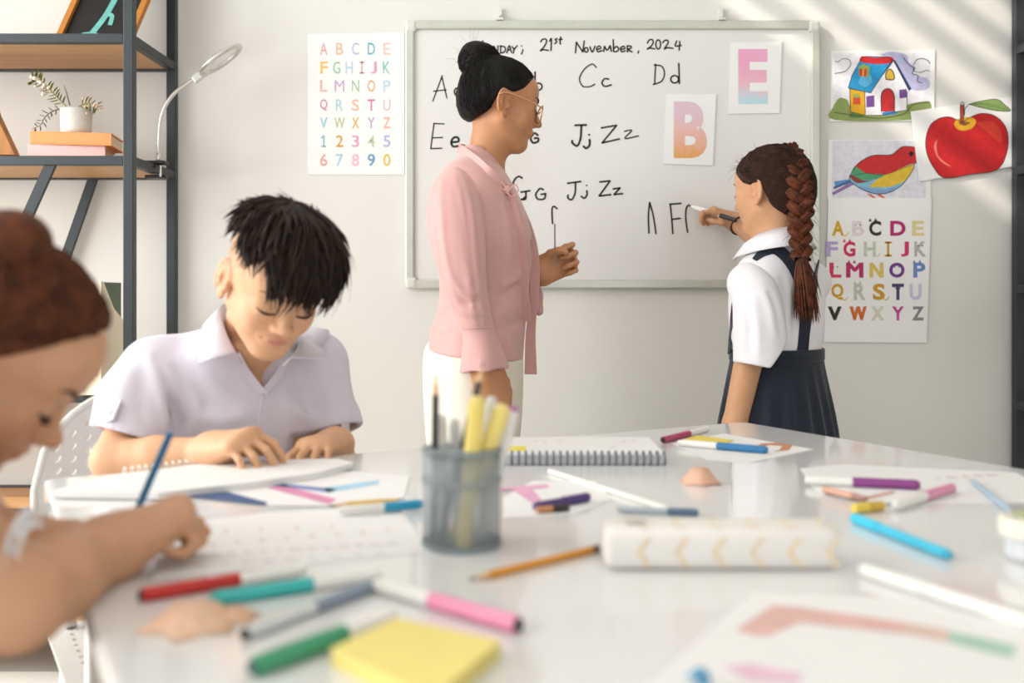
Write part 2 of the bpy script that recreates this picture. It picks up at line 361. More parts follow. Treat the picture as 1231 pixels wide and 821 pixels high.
roof = [(202, 122), (215, 104), (330, 107), (348, 128), (300, 190), (248, 268), (147, 245), (165, 190)]
wallp = [(348, 118), (425, 255), (412, 262), (412, 345), (365, 352), (300, 368), (225, 368), (222, 262), (248, 268), (300, 190)]
drawing(house, [
    ('e6e3e8', [(85, 90), (515, 90), (515, 388), (85, 388)]),
    ('b9b6d6', sm([(295, 95), (330, 84), (385, 88), (415, 105), (420, 130), (445, 150), (440, 180), (470, 195), (500, 200), (515, 225), (500, 252), (440, 255), (410, 220), (370, 150)])),
    ('8a9a58', sm([(85, 318), (110, 290), (145, 300), (160, 330), (230, 360), (410, 320), (470, 308), (514, 308), (514, 350), (430, 388), (85, 388)])),
    ('5f7f45', sm([(150, 365), (175, 348), (205, 352), (225, 368), (200, 380), (160, 378)])),
    ('d9a41e', [(155, 248), (222, 262), (225, 368), (158, 352)]),
    ('ebe7ea', wallp), ('2390c4', roof), ('5cb0d8', sm([(205, 190), (240, 180), (255, 215), (225, 240), (195, 225)])),
    ('c8232a', sm([(200, 112), (215, 103), (270, 110), (335, 105), (352, 118), (335, 134), (270, 138), (205, 128)])),
    ('2a3f78', [(348, 118), (360, 122), (432, 250), (420, 258)]),
    ('c32b2d', sm([(297, 350), (296, 285), (305, 258), (326, 248), (345, 258), (355, 285), (355, 350), (326, 354)])),
    ('70478f', [(229, 283), (265, 278), (266, 330), (230, 332)]), ('70478f', [(377, 254), (410, 250), (411, 288), (379, 293)]),
    ('caa637', sm([(317, 205), (317, 180), (335, 160), (352, 180), (352, 207), (335, 212)])), ('cc4a2c', [(170, 288), (203, 284), (203, 320), (170, 318)]),
    ('94a552', [(170, 275), (188, 270), (203, 280), (203, 288), (170, 288)]),
    ('8fa34e', [(195, 150), (215, 138), (245, 150), (240, 198), (195, 190)]), ('c5392c', [(198, 160), (232, 160), (228, 195), (198, 190)]), ('d8a32c', [(212, 160), (220, 160), (218, 193), (211, 192)]),
    ('3f86c0', sm([(297, 356), (330, 350), (370, 352), (355, 364), (310, 368)])),
    ol(roof, 3), ol(wallp, 3), ol([(155, 248), (222, 262), (225, 368), (158, 352)], 3), so([(297, 352), (296, 285), (305, 258), (326, 248), (345, 258), (355, 285), (355, 352)], 4),
    so([(317, 207), (317, 180), (335, 160), (352, 180), (352, 207), (317, 207)], 4), so([(88, 125), (105, 128), (120, 115), (150, 117), (160, 138), (148, 158), (130, 172), (88, 181)], 2.5),
    so([(442, 142), (455, 120), (480, 113), (505, 122), (515, 136)], 3), so([(440, 150), (445, 170), (475, 175), (500, 166), (515, 172)], 2.5), so([(395, 108), (425, 145), (447, 155), (436, 180), (462, 190), (458, 215), (480, 222)], 3),
    so([(85, 355), (220, 375), (300, 380), (400, 360), (440, 320), (515, 308)], 2.5)], o7, s7, WY-.0035)
bird = quad_sheet('drawing_sheet', [(996, 168), (1118, 168), (1119, 239), (994, 239)], WY-.0030, .002, M_paper, 'pinned drawing of a red, green and yellow bird', 'picture', 'drawings on the wall')
body = [(160, 668), (210, 700), (270, 720), (330, 715), (390, 680), (440, 610), (445, 585), (470, 575), (475, 540), (455, 515), (420, 508), (385, 512), (340, 545), (260, 548), (200, 580), (155, 640)]
drawing(bird, [('dad8e0', [(78, 482), (495, 482), (497, 738), (75, 738)]), ('8f6fa0', [(75, 715), (160, 668), (175, 678), (80, 728)]), ('5d8fc4', [(85, 665), (150, 655), (165, 672), (90, 692)]), ('45608f', [(80, 690), (150, 660), (160, 668), (85, 700)]),
    ('7fb6d0', sm(body)), ('d9b53a', sm([(240, 690), (300, 640), (400, 600), (440, 588), (430, 630), (390, 670), (320, 690)])), ('7e9fc6', sm([(170, 675), (220, 690), (300, 700), (360, 690), (330, 716), (270, 722), (210, 703)])),
    ('b8393a', [(445, 585), (470, 575), (475, 540), (492, 548), (475, 570)]), ('c4282b', sm([(175, 600), (205, 572), (260, 548), (340, 545), (385, 512), (420, 507), (455, 515), (476, 545), (460, 580), (420, 590), (330, 630), (270, 640), (220, 628)])),
    ('4b9a6a', sm([(160, 628), (180, 598), (230, 628), (310, 634), (270, 655), (200, 655)])), ('8c3b2f', sm([(150, 640), (165, 635), (215, 660), (260, 658), (190, 672)])),
    ('1c1a18', sm([(418, 540), (430, 528), (443, 540), (430, 553)])), ('d0641f', [(230, 720), (250, 722), (275, 740), (262, 740)]), ('d0641f', [(275, 724), (292, 722), (318, 740), (302, 740)]),
    so(body+[body[0]], 3.2), so([(155, 640), (230, 628), (310, 634), (440, 588)], 2.2)], o7, s7, WY-.0030)
apple = quad_sheet('drawing_sheet', [(1095, 134), (1216, 116), (1224, 199), (1105, 218)], WY-.0085, .002, M_paper, 'pinned drawing of a big red apple, tilted over the bird picture', 'picture', 'drawings on the wall')
ap = [(660, 400), (700, 375), (745, 360), (800, 368), (845, 405), (865, 460), (858, 540), (815, 612), (700, 632), (580, 648), (530, 600), (502, 540), (496, 480), (515, 415), (555, 383), (600, 375), (635, 388)]
drawing(apple, [('c01d1f', sm(ap)), ('d23a2a', sm([(720, 400), (790, 395), (835, 440), (830, 490), (780, 450)])), ('d9a425', sm([(622, 405), (640, 385), (690, 376), (722, 392), (705, 425), (665, 437), (635, 428)])), ('8f5a20', sm([(640, 402), (670, 395), (695, 402), (670, 415)])),
    ('a8452c', [(652, 320), (668, 318), (664, 410), (652, 408)]), ('7f9d5a', sm([(690, 318), (740, 305), (815, 296), (850, 320), (876, 348), (820, 348), (750, 335)])), ('dd7a70', sm([(565, 460), (548, 480), (545, 520), (560, 560), (610, 598), (570, 580), (540, 540), (535, 495)])),
    so(ap+[ap[0]], 3), so([(690, 318), (740, 305), (815, 296), (850, 320), (876, 348), (820, 348), (750, 335), (690, 318)], 2.5), so([(670, 370), (672, 340), (690, 318)], 3), so([(690, 318), (770, 318), (870, 345)], 1.5), so([(652, 410), (652, 320), (668, 318), (664, 410)], 3)], o7, s7, WY-.0085)
zoo = quad_sheet('alphabet_poster', [(996, 238), (1120, 238), (1114, 412), (991, 411)], WY-.0055, .002, M_paper, 'white alphabet poster with animal letters below the bird drawing', 'poster')
zr = [('ABCDE', 88, 133, [118, 178, 229, 297, 357]), ('FGHIJK', 150, 195, [100, 152, 213, 268, 318, 364]), ('LMNOP', 213, 258, [110, 168, 233, 294, 361]), ('QRSTU', 276, 325, [116, 183, 240, 297, 350]), ('VWXYZ', 344, 386, [108, 178, 236, 297, 357])]
zc = ['d1a01e', 'ded0d4', '23231f', 'b0216a', 'ddcf98', 'b3a3d0', 'cc2a58', 'bfc6b0', 'c79a22', 'cc2f5e', 'b4b2ad', 'd4335f', 'b52a62', 'd9bd62', '6d3585', '6d86c0', 'cf9a1f', 'c2bfb4', 'c8941b', '4a3768', 'c9c5dc', '2b2724', 'cc6a2c', 'd3ccba', 'c2488e', '8d7f86']
i = 0; oz = (960, 230); sz = 2.487
for s_, y0, y1, xs in zr:
    for c_, xc in zip(s_, xs):
        hw = 12 if c_ == 'I' else 12 if c_ == 'J' else 23 if c_ in 'MWDO' else 18; mm = mat('animal_print_%d' % i, zc[i], .65, noise=.1, scale=80)
        l = letter(c_, oz[0]+(xc-hw)/sz, oz[1]+y0/sz, oz[0]+(xc+hw)/sz, oz[1]+y1/sz, WY-.0059, mm, zoo, .0 if c_ in 'MIWNVX' else .035, bold=1.2 if c_ in 'MWNVX' else 0); i += 1
        if c_ in 'CGPRM':      # little ears
            e = MB(); q0 = px(oz[0]+(xc-hw*.5)/sz, oz[1]+(y0+2)/sz, WY-.00592)
            for dx in (-.006, .010): e.add([q0+V(dx-.005, 0, 0), q0+V(dx+.005, 0, 0), q0+V(dx, 0, .010)], [(0, 1, 2)])
            e.build('ear_mark', mm, l)
        if c_ in 'BLKOT':      # a face dot
            e = MB(); q0 = px(oz[0]+xc/sz, oz[1]+(y0+.28*(y1-y0))/sz, WY-.00594)
            for dx in (-.006, .006): e.add([q0+V(dx+.0022*math.cos(t), 0, .0022*math.sin(t)) for t in np.linspace(0, 5.5, 8)], [tuple(range(8))])
            e.build('eye_mark', M_ink, l)
        if c_ in 'AQSH':
            e = MB(); q0 = px(oz[0]+(xc+hw*.8)/sz, oz[1]+(y1-4)/sz, WY-.00592)
            e.tube(smooth_path([q0, q0+V(.008, 0, -.004), q0+V(.016, 0, .006)]), .0012, 5); e.build('tail_mark', mm, l)

# ------------------------------------------------------------------ shelving
M_steel = mat('dark_steel', '363b3e', .45, .3, noise=.06, scale=25)
M_wood = mat('shelf_wood', 'c89c6c', .5, hex2='b98a58', scale=3, stretch=(1, 14, 14))
def shelf_unit(xr, xl, yf_, yb, zs, label, group=None):
    u = empty('shelving_unit', (xr, yb, 0), label, 'shelf', group); p = .026
    for xx in (xr, xl):
        for yy, m in ((yf_, M_steel), (yb, M_steel)):
            MB().box((xx, yy, 1.15), (p, p, 2.3)).build('post', m, u, bevel=.002)
    for z in zs:
        for yy in (yf_, yb): MB().box(((xr+xl)/2, yy, z), (abs(xr-xl)-p, p*.9, .024)).build('rail', M_steel, u, bevel=.002)
        for xx in (xr, xl): MB().box((xx, (yf_+yb)/2, z), (p*.9, yb-yf_-p, .024)).build('side_rail', M_steel, u, bevel=.002)
        MB().box2((min(xl, xr)+p/2, yf_+p/2, z-.008), (max(xl, xr)-p/2, yb-p/2, z+.008)).build('shelf_board', M_wood, u)
    return u
XR = px(207, 0, 2.845)[0]; YFs = 2.53; YBs = 2.845
z_top = px(0, 47, YFs)[2]; z_mid = px(0, 193.5, YFs)[2]
SHZ = [.12, .43, px(0, 478, YFs)[2]-.0, z_mid, z_top, 2.1]
su = shelf_unit(XR, XR-1.05, YFs, YBs, SHZ, 'dark steel shelving unit with pale wooden shelves beside the alphabet poster')
for (x0, y0, x1, y1, Yb, m) in ((66, 199, 22, 285, YFs, M_steel), (118, 212, 70, 335, YBs, M_steel)):
    p0 = px(x0-4, y0-3, Yb); p1 = px(x1, y1, Yb); d = (p1-p0); k = (p0[2]-(SHZ[2]+.01))/(p0[2]-p1[2])
    MB().bar(p0, p0+d*k, .026, .012, up=(0, 1, 0)).build('brace', m, su)
XR2 = px(1224, 0, 2.845)[0]
shelf_unit(XR2, XR2+.9, 2.52, 2.845, [.05, px(0, 486, 2.845)[2], px(0, 347, 2.845)[2], px(0, 206, 2.845)[2], 1.7, 2.2], 'black steel shelving unit beside the apple drawing', None)
# picture on top shelf
pf = empty('framed_picture', (0, 0, 0), 'black picture of a teal plant in an orange-brown frame on top shelf', 'picture')
def pfp(x, y, Y): return px(x, y, Y)
zt = z_top+.012
def slanted(quad_bottom_px, h, lean, Y0, th, m, name, parent, x_in=0):
    pass
xb0 = px(66, 41, 2.66)[0]; xb1 = px(158, 41, 2.66)[0]; ht = .34; ln = .11
def pq(u, v, dy=0): # u across, v up the leaning frame
    return V(xb0+(xb1-xb0)*u+.085*v, 2.66+ln*v-dy*.95, zt+ht*v*.97+dy*.3+.001)
M_ochre = mat('ochre_wood', 'b9782a', .5, noise=.1, scale=20, stretch=(1, 1, 8))
def pbar(u0, v0, u1, v1):
    vs = [pq(u0, v0, .0), pq(u1, v0, .0), pq(u1, v1, .0), pq(u0, v1, .0), pq(u0, v0, .018), pq(u1, v0, .018), pq(u1, v1, .018), pq(u0, v1, .018)]
    MB().add(vs, [(0, 1, 2, 3), (7, 6, 5, 4), (0, 4, 5, 1), (1, 5, 6, 2), (2, 6, 7, 3), (3, 7, 4, 0)]).build('frame_bar', M_ochre, pf)
pbar(0, 0, .075, 1); pbar(.925, 0, 1, 1); pbar(.075, .94, .925, 1); pbar(.075, 0, .925, .02)
cv = MB(); cv.add([pq(.075, .02, .005), pq(.925, .02, .005), pq(.925, .94, .005), pq(.075, .94, .005)], [(0, 1, 2, 3)]); cv.build('canvas', mat('black_canvas', '161311', .7, noise=.15), pf, solid=.004)
M_teal = mat('teal_paint', '69b3ab', .6, noise=.12, scale=60)
pl = MB()
def pst(P, wd):
    P = smooth_path(np.array([pq(u, v, .0085) for u, v in P]), 5); Tn = np.gradient(P, axis=0); N = np.cross(Tn, V(0, -.95, .3)); N /= np.linalg.norm(N, axis=1)[:, None]; N *= wd
    pl.add([q for i in range(len(P)) for q in (P[i]+N[i], P[i]-N[i])], [(2*i, 2*i+1, 2*i+3, 2*i+2) for i in range(len(P)-1)])
pst([(.40, .06), (.44, .12), (.52, .3), (.55, .6), (.5, .85)], .008); pst([(.53, .28), (.60, .26), (.62, .18)], .006); pst([(.15, .028), (.5, .03), (.7, .028)], .006)
pst([(.26, .035), (.36, .08), (.5, .075), (.58, .04)], .012)
pl.build('painted_plant', M_teal, pf, merge=False)
# leaning wooden wedge at far left of middle shelf
zm = z_mid+.012
q = [px(x, y, 2.62) for x, y in ((22, 187), (-62, 187), (-48, 62), (-12, 96), (-1, 138))]
MB().prism([(p[0], max(p[2], zm)) for p in q], 2.60, 2.63).build('wooden_frame', mat('amber_wood', 'a8702c', .45, noise=.15, scale=12, stretch=(6, 1, 1)), label='amber wooden panel leaning on the middle shelf, partly out of view', cat='panel')
# books
def book(name, x0, x1, y0, y1, Yf, dep, mcov, mpage, label, skew):
    a = px(x0, y0, Yf); b = px(x1, y1, Yf); ang = skew
    z0, z1 = b[2], a[2]; u = empty(name, ((a[0]+b[0])/2, Yf, z0), label, 'book', 'books on the shelf', rot=Matrix.Translation((a[0], Yf, z0)) @ Matrix.Rotation(ang, 4, 'Z'))
    wl_ = b[0]-a[0]; t = .003; h = z1-z0
    def pb(c0, c1, nm, m): local(MB().box2(c0, c1).build(nm, m, bevel=.0008), u)
    pb((0, 0, 0), (wl_, dep, t), 'cover', mcov); pb((0, 0, h-t), (wl_, dep, h), 'cover', mcov); pb((0, 0, t), (wl_, .004, h-t), 'spine', mcov)
    pb((.003, .004, t), (wl_-.004, dep-.004, h-t), 'pages', mpage); return u
M_page = mat('book_pages', 'e9d2b8', .8, noise=.06, scale=200, stretch=(1, 1, 20))
book('book', 33, 121, 173, 188.2, 2.55, .14, mat('pink_cover', 'efc9c6', .55, noise=.03), mat('pink_pages', 'e6c3a4', .8, noise=.05), 'pale pink book under the orange book', .2)
book('book', 36, 129, 157.5, 173, 2.55, .145, mat('orange_cover', 'eea265', .5, noise=.03), M_page, 'orange book lying on a pink book under the white plant pot', .16)
# potted plant
pz = px(0, 157.5, 2.55)[2]+.0004; pcx = px(91.5, 0, 2.62)[0]
pp = empty('potted_plant', (pcx, 2.62, pz), 'small white concrete pot with sprigs of leaves and blossoms on orange book', 'plant')
MB().lathe([(.0, 0), (.036, 0), (.0385, .012), (.041, .068), (.037, .068), (.035, .055), (0, .055)], 32, (pcx, 2.62, pz)).build('pot', mat('concrete', 'd6d1c8', .85, noise=.06, scale=60, bump=.2, bscale=200), pp, smooth=True)
MB().lathe([(0, .054), (.036, .056), (.0, .058)], 24, (pcx, 2.62, pz)).build('soil', mat('soil', '4a3a2a', .95, noise=.3, scale=200), pp)
M_leaf = mat('fern_green', '7f8436', .55, noise=.25, scale=60); M_leafb = mat('dry_leaf', '6b5a34', .6, noise=.25, scale=60); M_blos = mat('blossom', 'eedfcf', .6, noise=.06); M_blosp = mat('blossom_pink', 'e6bda4', .6, noise=.06)
def sprig(pts, m, leafl, n, blossoms=0, bm_=None, bsz=.004, spread=.012, tend=.45):
    P = smooth_path(np.array([px(x, y, Y) for x, y, Y in pts]), 8)
    st = MB().tube(P, np.linspace(.0018, .0008, len(P)), 5).build('stem', m, pp)
    lf = MB().add([(0, 0, 0), (.3, .22, .05), (.7, .2, .02), (1, 0, -.1), (.7, -.2, .02), (.3, -.22, .05)], [(0, 1, 2, 3), (0, 3, 4, 5)]).build('leaf', m); me = lf.data
    col.objects.unlink(lf)
    for i in range(n):
        k = int((len(P)-1)*(.12+.88*i/n)); t = nrm(P[min(k+1, len(P)-1)]-P[k-1]); side = 1 if i % 2 else -1
        s_ = nrm(np.cross(t, V(0, 1, 0)))*side+V(0, random.uniform(-.5, .5), 0); d = nrm(t*.45+s_); nn = nrm(np.cross(d, V(0, 1, .2))); yy = np.cross(nn, d); L_ = leafl*random.uniform(.75, 1.15)
        o = bpy.data.objects.new('leaf', me); col.objects.link(o); o.matrix_basis = frame(P[k], d*L_, yy*L_, nn*L_); attach(o, pp)
    for i in range(blossoms):
        k = int((len(P)-1)*(tend+(1-tend)*random.random())); c = P[k]+rng.normal(0, spread, 3)*V(1, .5, 1)
        MB().sphere(c, bsz*random.uniform(.7, 1.2), 6, 4).build('blossom', bm_, pp, smooth=True)
sprig([(80, 128, 2.62), (70, 118, 2.62), (58, 106, 2.61), (45, 96, 2.61), (40, 94, 2.61)], M_leaf, .026, 26, 34, M_blos, .0048, .008, .45)
sprig([(76, 130, 2.60), (63, 134, 2.59), (54, 141, 2.58), (49, 150, 2.58), (39, 155, 2.58)], M_leafb, .019, 14)
sprig([(95, 128, 2.62), (104, 124, 2.60), (114, 127, 2.59), (119, 133, 2.59)], M_leaf, .022, 14, 16, M_blosp, .003, .011, .1)
sprig([(84, 127, 2.62), (80, 112, 2.62), (77, 103, 2.62)], M_leafb, .005, 4)
# magazine file with green folder
mf = empty('magazine_file', px(110, 474, 2.50), 'cream magazine file holding a green folder on the steel shelving', 'file box')
Yb = 2.49; z0 = SHZ[2]+.012
xf0 = px(82, 0, Yb)[0]; xf1 = px(121.5, 0, Yb)[0]; zt_ = px(0, 338, Yb)[2]
M_cream = mat('cream_card', 'efe4cc', .7, noise=.02, scale=30)
MB().box2((xf0, Yb, z0), (xf1, Yb+.004, zt_)).build('spine_panel', M_cream, mf)
def fpan(xx, m):
    dx = .006; pts = [(0, z0), (0, zt_), (.012, zt_), (.09, zt_-.07), (.20, zt_-.12), (.20, z0)]; vs = []
    off = -.012
    vs = [V(xx+off*y/.2, Yb+.004+y, z) for y, z in pts]+[V(xx+.003+off*y/.2, Yb+.004+y, z) for y, z in pts]
    n = len(pts); MB().add(vs, [tuple(range(n)), tuple(range(2*n-1, n-1, -1))]+[(i, i+n, (i+1) % n+n, (i+1) % n) for i in range(n)]).build('side_panel', m, mf)
fpan(xf1-.003, M_cream); fpan(xf0, M_cream)
MB().add([V(xf0, Yb+.004, z0), V(xf1, Yb+.004, z0), V(xf1-.012, Yb+.204, z0), V(xf0-.012, Yb+.204, z0)], [(0, 1, 2, 3)]).build('base_panel', M_cream, mf, solid=.004)
M_cop = mat('copper_label', 'c98b52', .3, .8, noise=.05)
lx = px(112, 0, Yb)[0]; lz0 = px(0, 452, Yb)[2]; lz1 = px(0, 435, Yb)[2]
for c0, c1 in (((lx-.010, lz0), (lx-.007, lz1)), ((lx+.007, lz0), (lx+.010, lz1)), ((lx-.007, lz0), (lx+.007, lz0+.004)), ((lx-.007, lz1-.003), (lx+.007, lz1))):
    MB().box2((c0[0], Yb-.003, c0[1]), (c1[0], Yb, c1[1])).build('label_holder', M_cop, mf)
fx = xf1-.004
MB().add([V(fx-.01, Yb+.03, z0+.003), V(fx-.022, Yb+.185, z0+.003), V(fx-.022, Yb+.185, zt_-.002), V(fx-.01, Yb+.03, zt_-.002)], [(0, 1, 2, 3)]).build('green_folder', mat('green_folder', '5b6b55', .6, noise=.05), label='dark green folder standing in the cream magazine file', cat='folder', solid=.006)
# clip lamp with magnifier ring
lp = empty('clip_lamp', px(190, 200, 2.72), 'silver gooseneck clip lamp with ring magnifier head on shelf edge', 'lamp')
M_silver = mat('brushed_silver', 'cfcdc6', .3, .75, noise=.04); M_blackp = mat('black_plastic', '1f1f1f', .45, noise=.1)
Yl = 2.70
neck = smooth_path(np.array([px(x, y, Yl) for x, y in ((191, 194), (191, 170), (193, 145), (199, 127), (210, 112), (223, 102), (234, 95))]), 8)
MB().tube(neck, .0052, 10).build('gooseneck', M_silver, lp, smooth=True)
MB().tube([px(191, 197, Yl), px(191, 184, Yl)], .0075, 12).build('collar', M_silver, lp, smooth=True)
ca = px(240, 90, Yl); cbb = px(286, 57, Yl); dd = nrm(cbb-ca); cen = (ca+cbb)/2+dd*.006; rr = np.linalg.norm(cbb-ca)/2
side = nrm(np.cross(dd, V(0, 1, 0))); tilt = nrm(V(0, 1, 0)*.99+side*.14); ringn = np.cross(dd, tilt)
ring = [cen+dd*rr*math.cos(t)+tilt*rr*math.sin(t) for t in np.linspace(0, 2*math.pi, 41)]
MB().tube(ring, .0065, 8, cap=False).build('ring_frame', M_silver, lp, smooth=True)
ln_ = MB(); ln_.lathe([(0, .003), (rr*.6, .002), (rr*.93, 0), (rr*.6, -.002), (0, -.003)], 32, cen, np.stack([dd, tilt, ringn], 1)); ln_.build('lens', mat('lens_glass', 'f4f6f6', .03, trans=1, alpha=.35, noise=.005), lp, smooth=True)
MB().bar(px(233, 97, Yl), px(250, 84, Yl), .02, .016, up=(0, 1, 0)).build('switch_housing', M_silver, lp, bevel=.003)
zc_ = z_mid
MB().box2(px(166, 0, Yl)*V(1, 0, 0)+V(0, Yl-.02, zc_+.013), px(206, 0, Yl)*V(1, 0, 0)+V(-.012, Yl+.02, zc_+.022)).build('clamp_jaw', M_blackp, lp, bevel=.003)
MB().box2(px(176, 0, Yl)*V(1, 0, 0)+V(0, Yl-.016, zc_-.026), px(206, 0, Yl)*V(1, 0, 0)+V(-.012, Yl+.016, zc_-.0165)).build('clamp_jaw', M_blackp, lp, bevel=.003)
MB().tube([px(183, 199, Yl-.035), px(183, 199, Yl+.02)], .009, 12).build('clamp_hinge', M_blackp, lp, smooth=True)
MB().tube([px(193, 199, Yl-.024), px(193, 199, Yl-.024)+V(0, 0, -.03)], .003, 8).build('clamp_screw', M_silver, lp)

# ------------------------------------------------------------------ table
C1 = tp(893, 507); C2 = tp(52, 576); A_ = nrm((C2-C1)*V(1, 1, 0)); B_dir = V(-A_[1], A_[0], 0)
if B_dir[1] > 0: B_dir = -B_dir
LA = np.linalg.norm(C2-C1); LB = 1.35
M_lam = mat('white_laminate', 'e5e5e4', .13, noise=.006, scale=3, coat=.4)
M_wmetal = mat('white_metal', 'e6e4de', .4, .1, noise=.02)
tb = empty('table', C1-V(0, 0, TZ), 'large glossy white table strewn with markers and papers', 'table')
def rr_poly(P, r=.03, n=5):
    out = []
    for i in range(len(P)):
        p0, p, p1 = P[i-1], P[i], P[(i+1) % len(P)]; d0 = nrm(p0-p); d1 = nrm(p1-p)
        for t in np.linspace(0, 1, n): 
            q0 = p+d0*r; q1 = p+d1*r; out.append((1-t)**2*q0+2*t*(1-t)*p+t*t*q1)
    return out
top = rr_poly([C1, C2, C2+B_dir*LB, C1+B_dir*LB], .022); n = len(top)
MB().add([*top, *[p-V(0, 0, .028) for p in top]], [tuple(range(n)), tuple(range(2*n-1, n-1, -1))]+[(i, i+n, (i+1) % n+n, (i+1) % n) for i in range(n)]).build('tabletop', M_lam, tb, bevel=.003)
for sa in (.07, LA-.07):
    for sb in (.07, LB-.07):
        p = C1+A_*sa+B_dir*sb; MB().bar(V(p[0], p[1], 0), V(p[0], p[1], TZ-.028), .045, .045, up=A_).build('leg', M_wmetal, tb, bevel=.004)
for s0, s1 in (((.07, .07), (LA-.07, .07)), ((.07, LB-.07), (LA-.07, LB-.07)), ((.07, .07), (.07, LB-.07)), ((LA-.07, .07), (LA-.07, LB-.07))):
    p0 = C1+A_*s0[0]+B_dir*s0[1]-V(0, 0, .055); p1 = C1+A_*s1[0]+B_dir*s1[1]-V(0, 0, .055); d = nrm(p1-p0)*.024
    MB().bar(p0+d, p1-d, .03, .05).build('apron', M_wmetal, tb)

# ------------------------------------------------------------------ papers
def sheet(name, pts, z, label, cat, m=None, th=.0006, marks=(), group=None, mname='drawn_mark'):
    P = [tp(x, y, z) for x, y in pts]; n = len(P); mb = MB()
    mb.add(P+[p-V(0, 0, th) for p in P], [tuple(range(n)), tuple(range(2*n-1, n-1, -1))]+[(i, i+n, (i+1) % n+n, (i+1) % n) for i in range(n)])
    o = mb.build(name, m or M_paper, label=label, cat=cat, group=group)
    for c_, polys in marks:
        k = MB()
        for j, pl_ in enumerate(polys): k.add([tp(x, y, z+.00025+.00002*j) for x, y in pl_], [tuple(range(len(pl_)))])
        k.build(mname, mat('mark_'+c_, c_, .7, noise=.08), o, merge=False)
    return o
def scribble(x0, y0, x1, y1, n, h=5, wmin=6, wmax=16):
    out = []
    for i in range(n):
        t = (i+.5)/n; x = x0+(x1-x0)*t; y = y0+(y1-y0)*t; w_ = random.uniform(wmin, wmax)/2
        out.append([(x-w_, y-h/2), (x+w_, y-h/2+1), (x+w_+1, y+h/2), (x-w_+1, y+h/2)])
    return out
sheet('paper_sheet', [(196, 632), (320, 616), (476, 607), (520, 662), (330, 682), (185, 694)], .0008, 'white worksheet with rows of faint handwriting under the girl\'s hand', 'paper', marks=[
    ('dedadb', scribble(230, 668, 480, 652, 13, 4)), ('e6d3d0', scribble(240, 655, 480, 636, 8, 4, 5, 10)), ('d6d8e0', scribble(230, 680, 470, 664, 9, 3)), ('e6cfc9', scribble(250, 638, 420, 632, 4, 5, 4, 7))])
sheet('magazine_page', [(222, 596), (330, 575), (425, 566), (492, 572), (486, 598), (420, 608), (330, 608)], .0016, 'open page printed with blue and pink stripes beneath the sketchbook', 'paper', marks=[
    ('4a5f8a', [[(218, 592), (262, 588), (322, 604), (318, 607), (228, 597)]]), ('7f8fc0', [[(322, 583), (395, 592), (405, 588), (330, 580)]]), ('a9cfe6', [[(395, 592), (455, 582), (456, 577), (388, 586)]]),
    ('d98fb0', [[(320, 586), (340, 583), (405, 600), (395, 606)]])])
sk = empty('sketchbook', tp(250, 575), 'white spiral sketchbook lying under the boy\'s forearm', 'book')
P = [tp(x, y, .010) for x, y in ((62, 590), (130, 572), (250, 556), (405, 551), (425, 556), (380, 568), (300, 580), (190, 592))]; n = len(P)
MB().add(P+[V(p[0], p[1], TZ+.0015) for p in P], [tuple(range(n)), tuple(range(2*n-1, n-1, -1))]+[(i, i+n, (i+1) % n+n, (i+1) % n) for i in range(n)]).build('pages', M_paper, sk)
coil = MB(); c0 = tp(150, 567, .010); c1 = tp(262, 553, .010)
for t in np.linspace(0, 1, 15):
    c = c0+(c1-c0)*t; d = nrm(c1-c0); e = np.cross(d, V(0, 0, 1)); coil.tube([c+(e*math.cos(a)+V(0, 0, 1)*math.sin(a))*.0055 for a in np.linspace(0, 2*math.pi, 13)], .0011, 5, cap=False)
coil.build('spiral', M_wmetal, sk)
sheet('paper_sheet', [(808, 533), (870, 521), (978, 540), (900, 556), (850, 552)], .0008, 'white sheet with an orange-brown letter O drawn near the far table corner', 'paper', marks=[
    ('c88a63', [[(905, 538), (915, 533), (935, 532), (953, 535), (948, 541), (930, 543), (938, 540), (940, 536), (925, 535), (913, 538)]])])
sheet('paper_sheet', [(605, 598), (640, 578), (716, 578), (735, 600), (690, 618), (605, 622)], .0008, 'white sheet with a pink letter drawn under the purple pen', 'paper', marks=[
    ('e0a9c6', [[(600, 586), (658, 582), (660, 586), (640, 588), (652, 602), (640, 605), (615, 588), (600, 590)]])])
sheet('paper_sheet', [(962, 563), (1010, 558), (1222, 568), (1282, 603), (1100, 606), (985, 596)], .0008, 'white drawing sheet under pens at the right-hand table edge', 'paper', marks=[('d9d3d6', scribble(1120, 575, 1200, 570, 5, 3))])
sheet('paper_sheet', [(975, 567), (1090, 566), (1150, 596), (1060, 606), (985, 592)], .0018, 'small cream sheet on the drawing sheet under the purple marker', 'paper', marks=[('cd9c86', [[(990, 590), (1040, 597), (1075, 590), (1075, 593), (1040, 601), (992, 594)]])])
sheet('paper_sheet', [(770, 830), (905, 712), (1060, 718), (1330, 770), (1330, 900), (900, 900)], .0008, 'white sheet with a watercolour letter in red fading to green', 'paper', marks=[
    ('e0b6ae', [[(884, 757), (930, 727), (965, 731), (962, 748), (925, 764), (905, 764)], [(955, 729), (1090, 748), (1090, 762), (955, 748)]]), ('dcc0b3', [[(1090, 748), (1140, 757), (1140, 772), (1090, 762)]]), ('adcdba', [[(1140, 758), (1222, 776), (1216, 791), (1140, 772)]]),
    ('e8c3d6', [[(868, 800), (905, 798), (965, 810), (960, 821), (900, 818)]])])

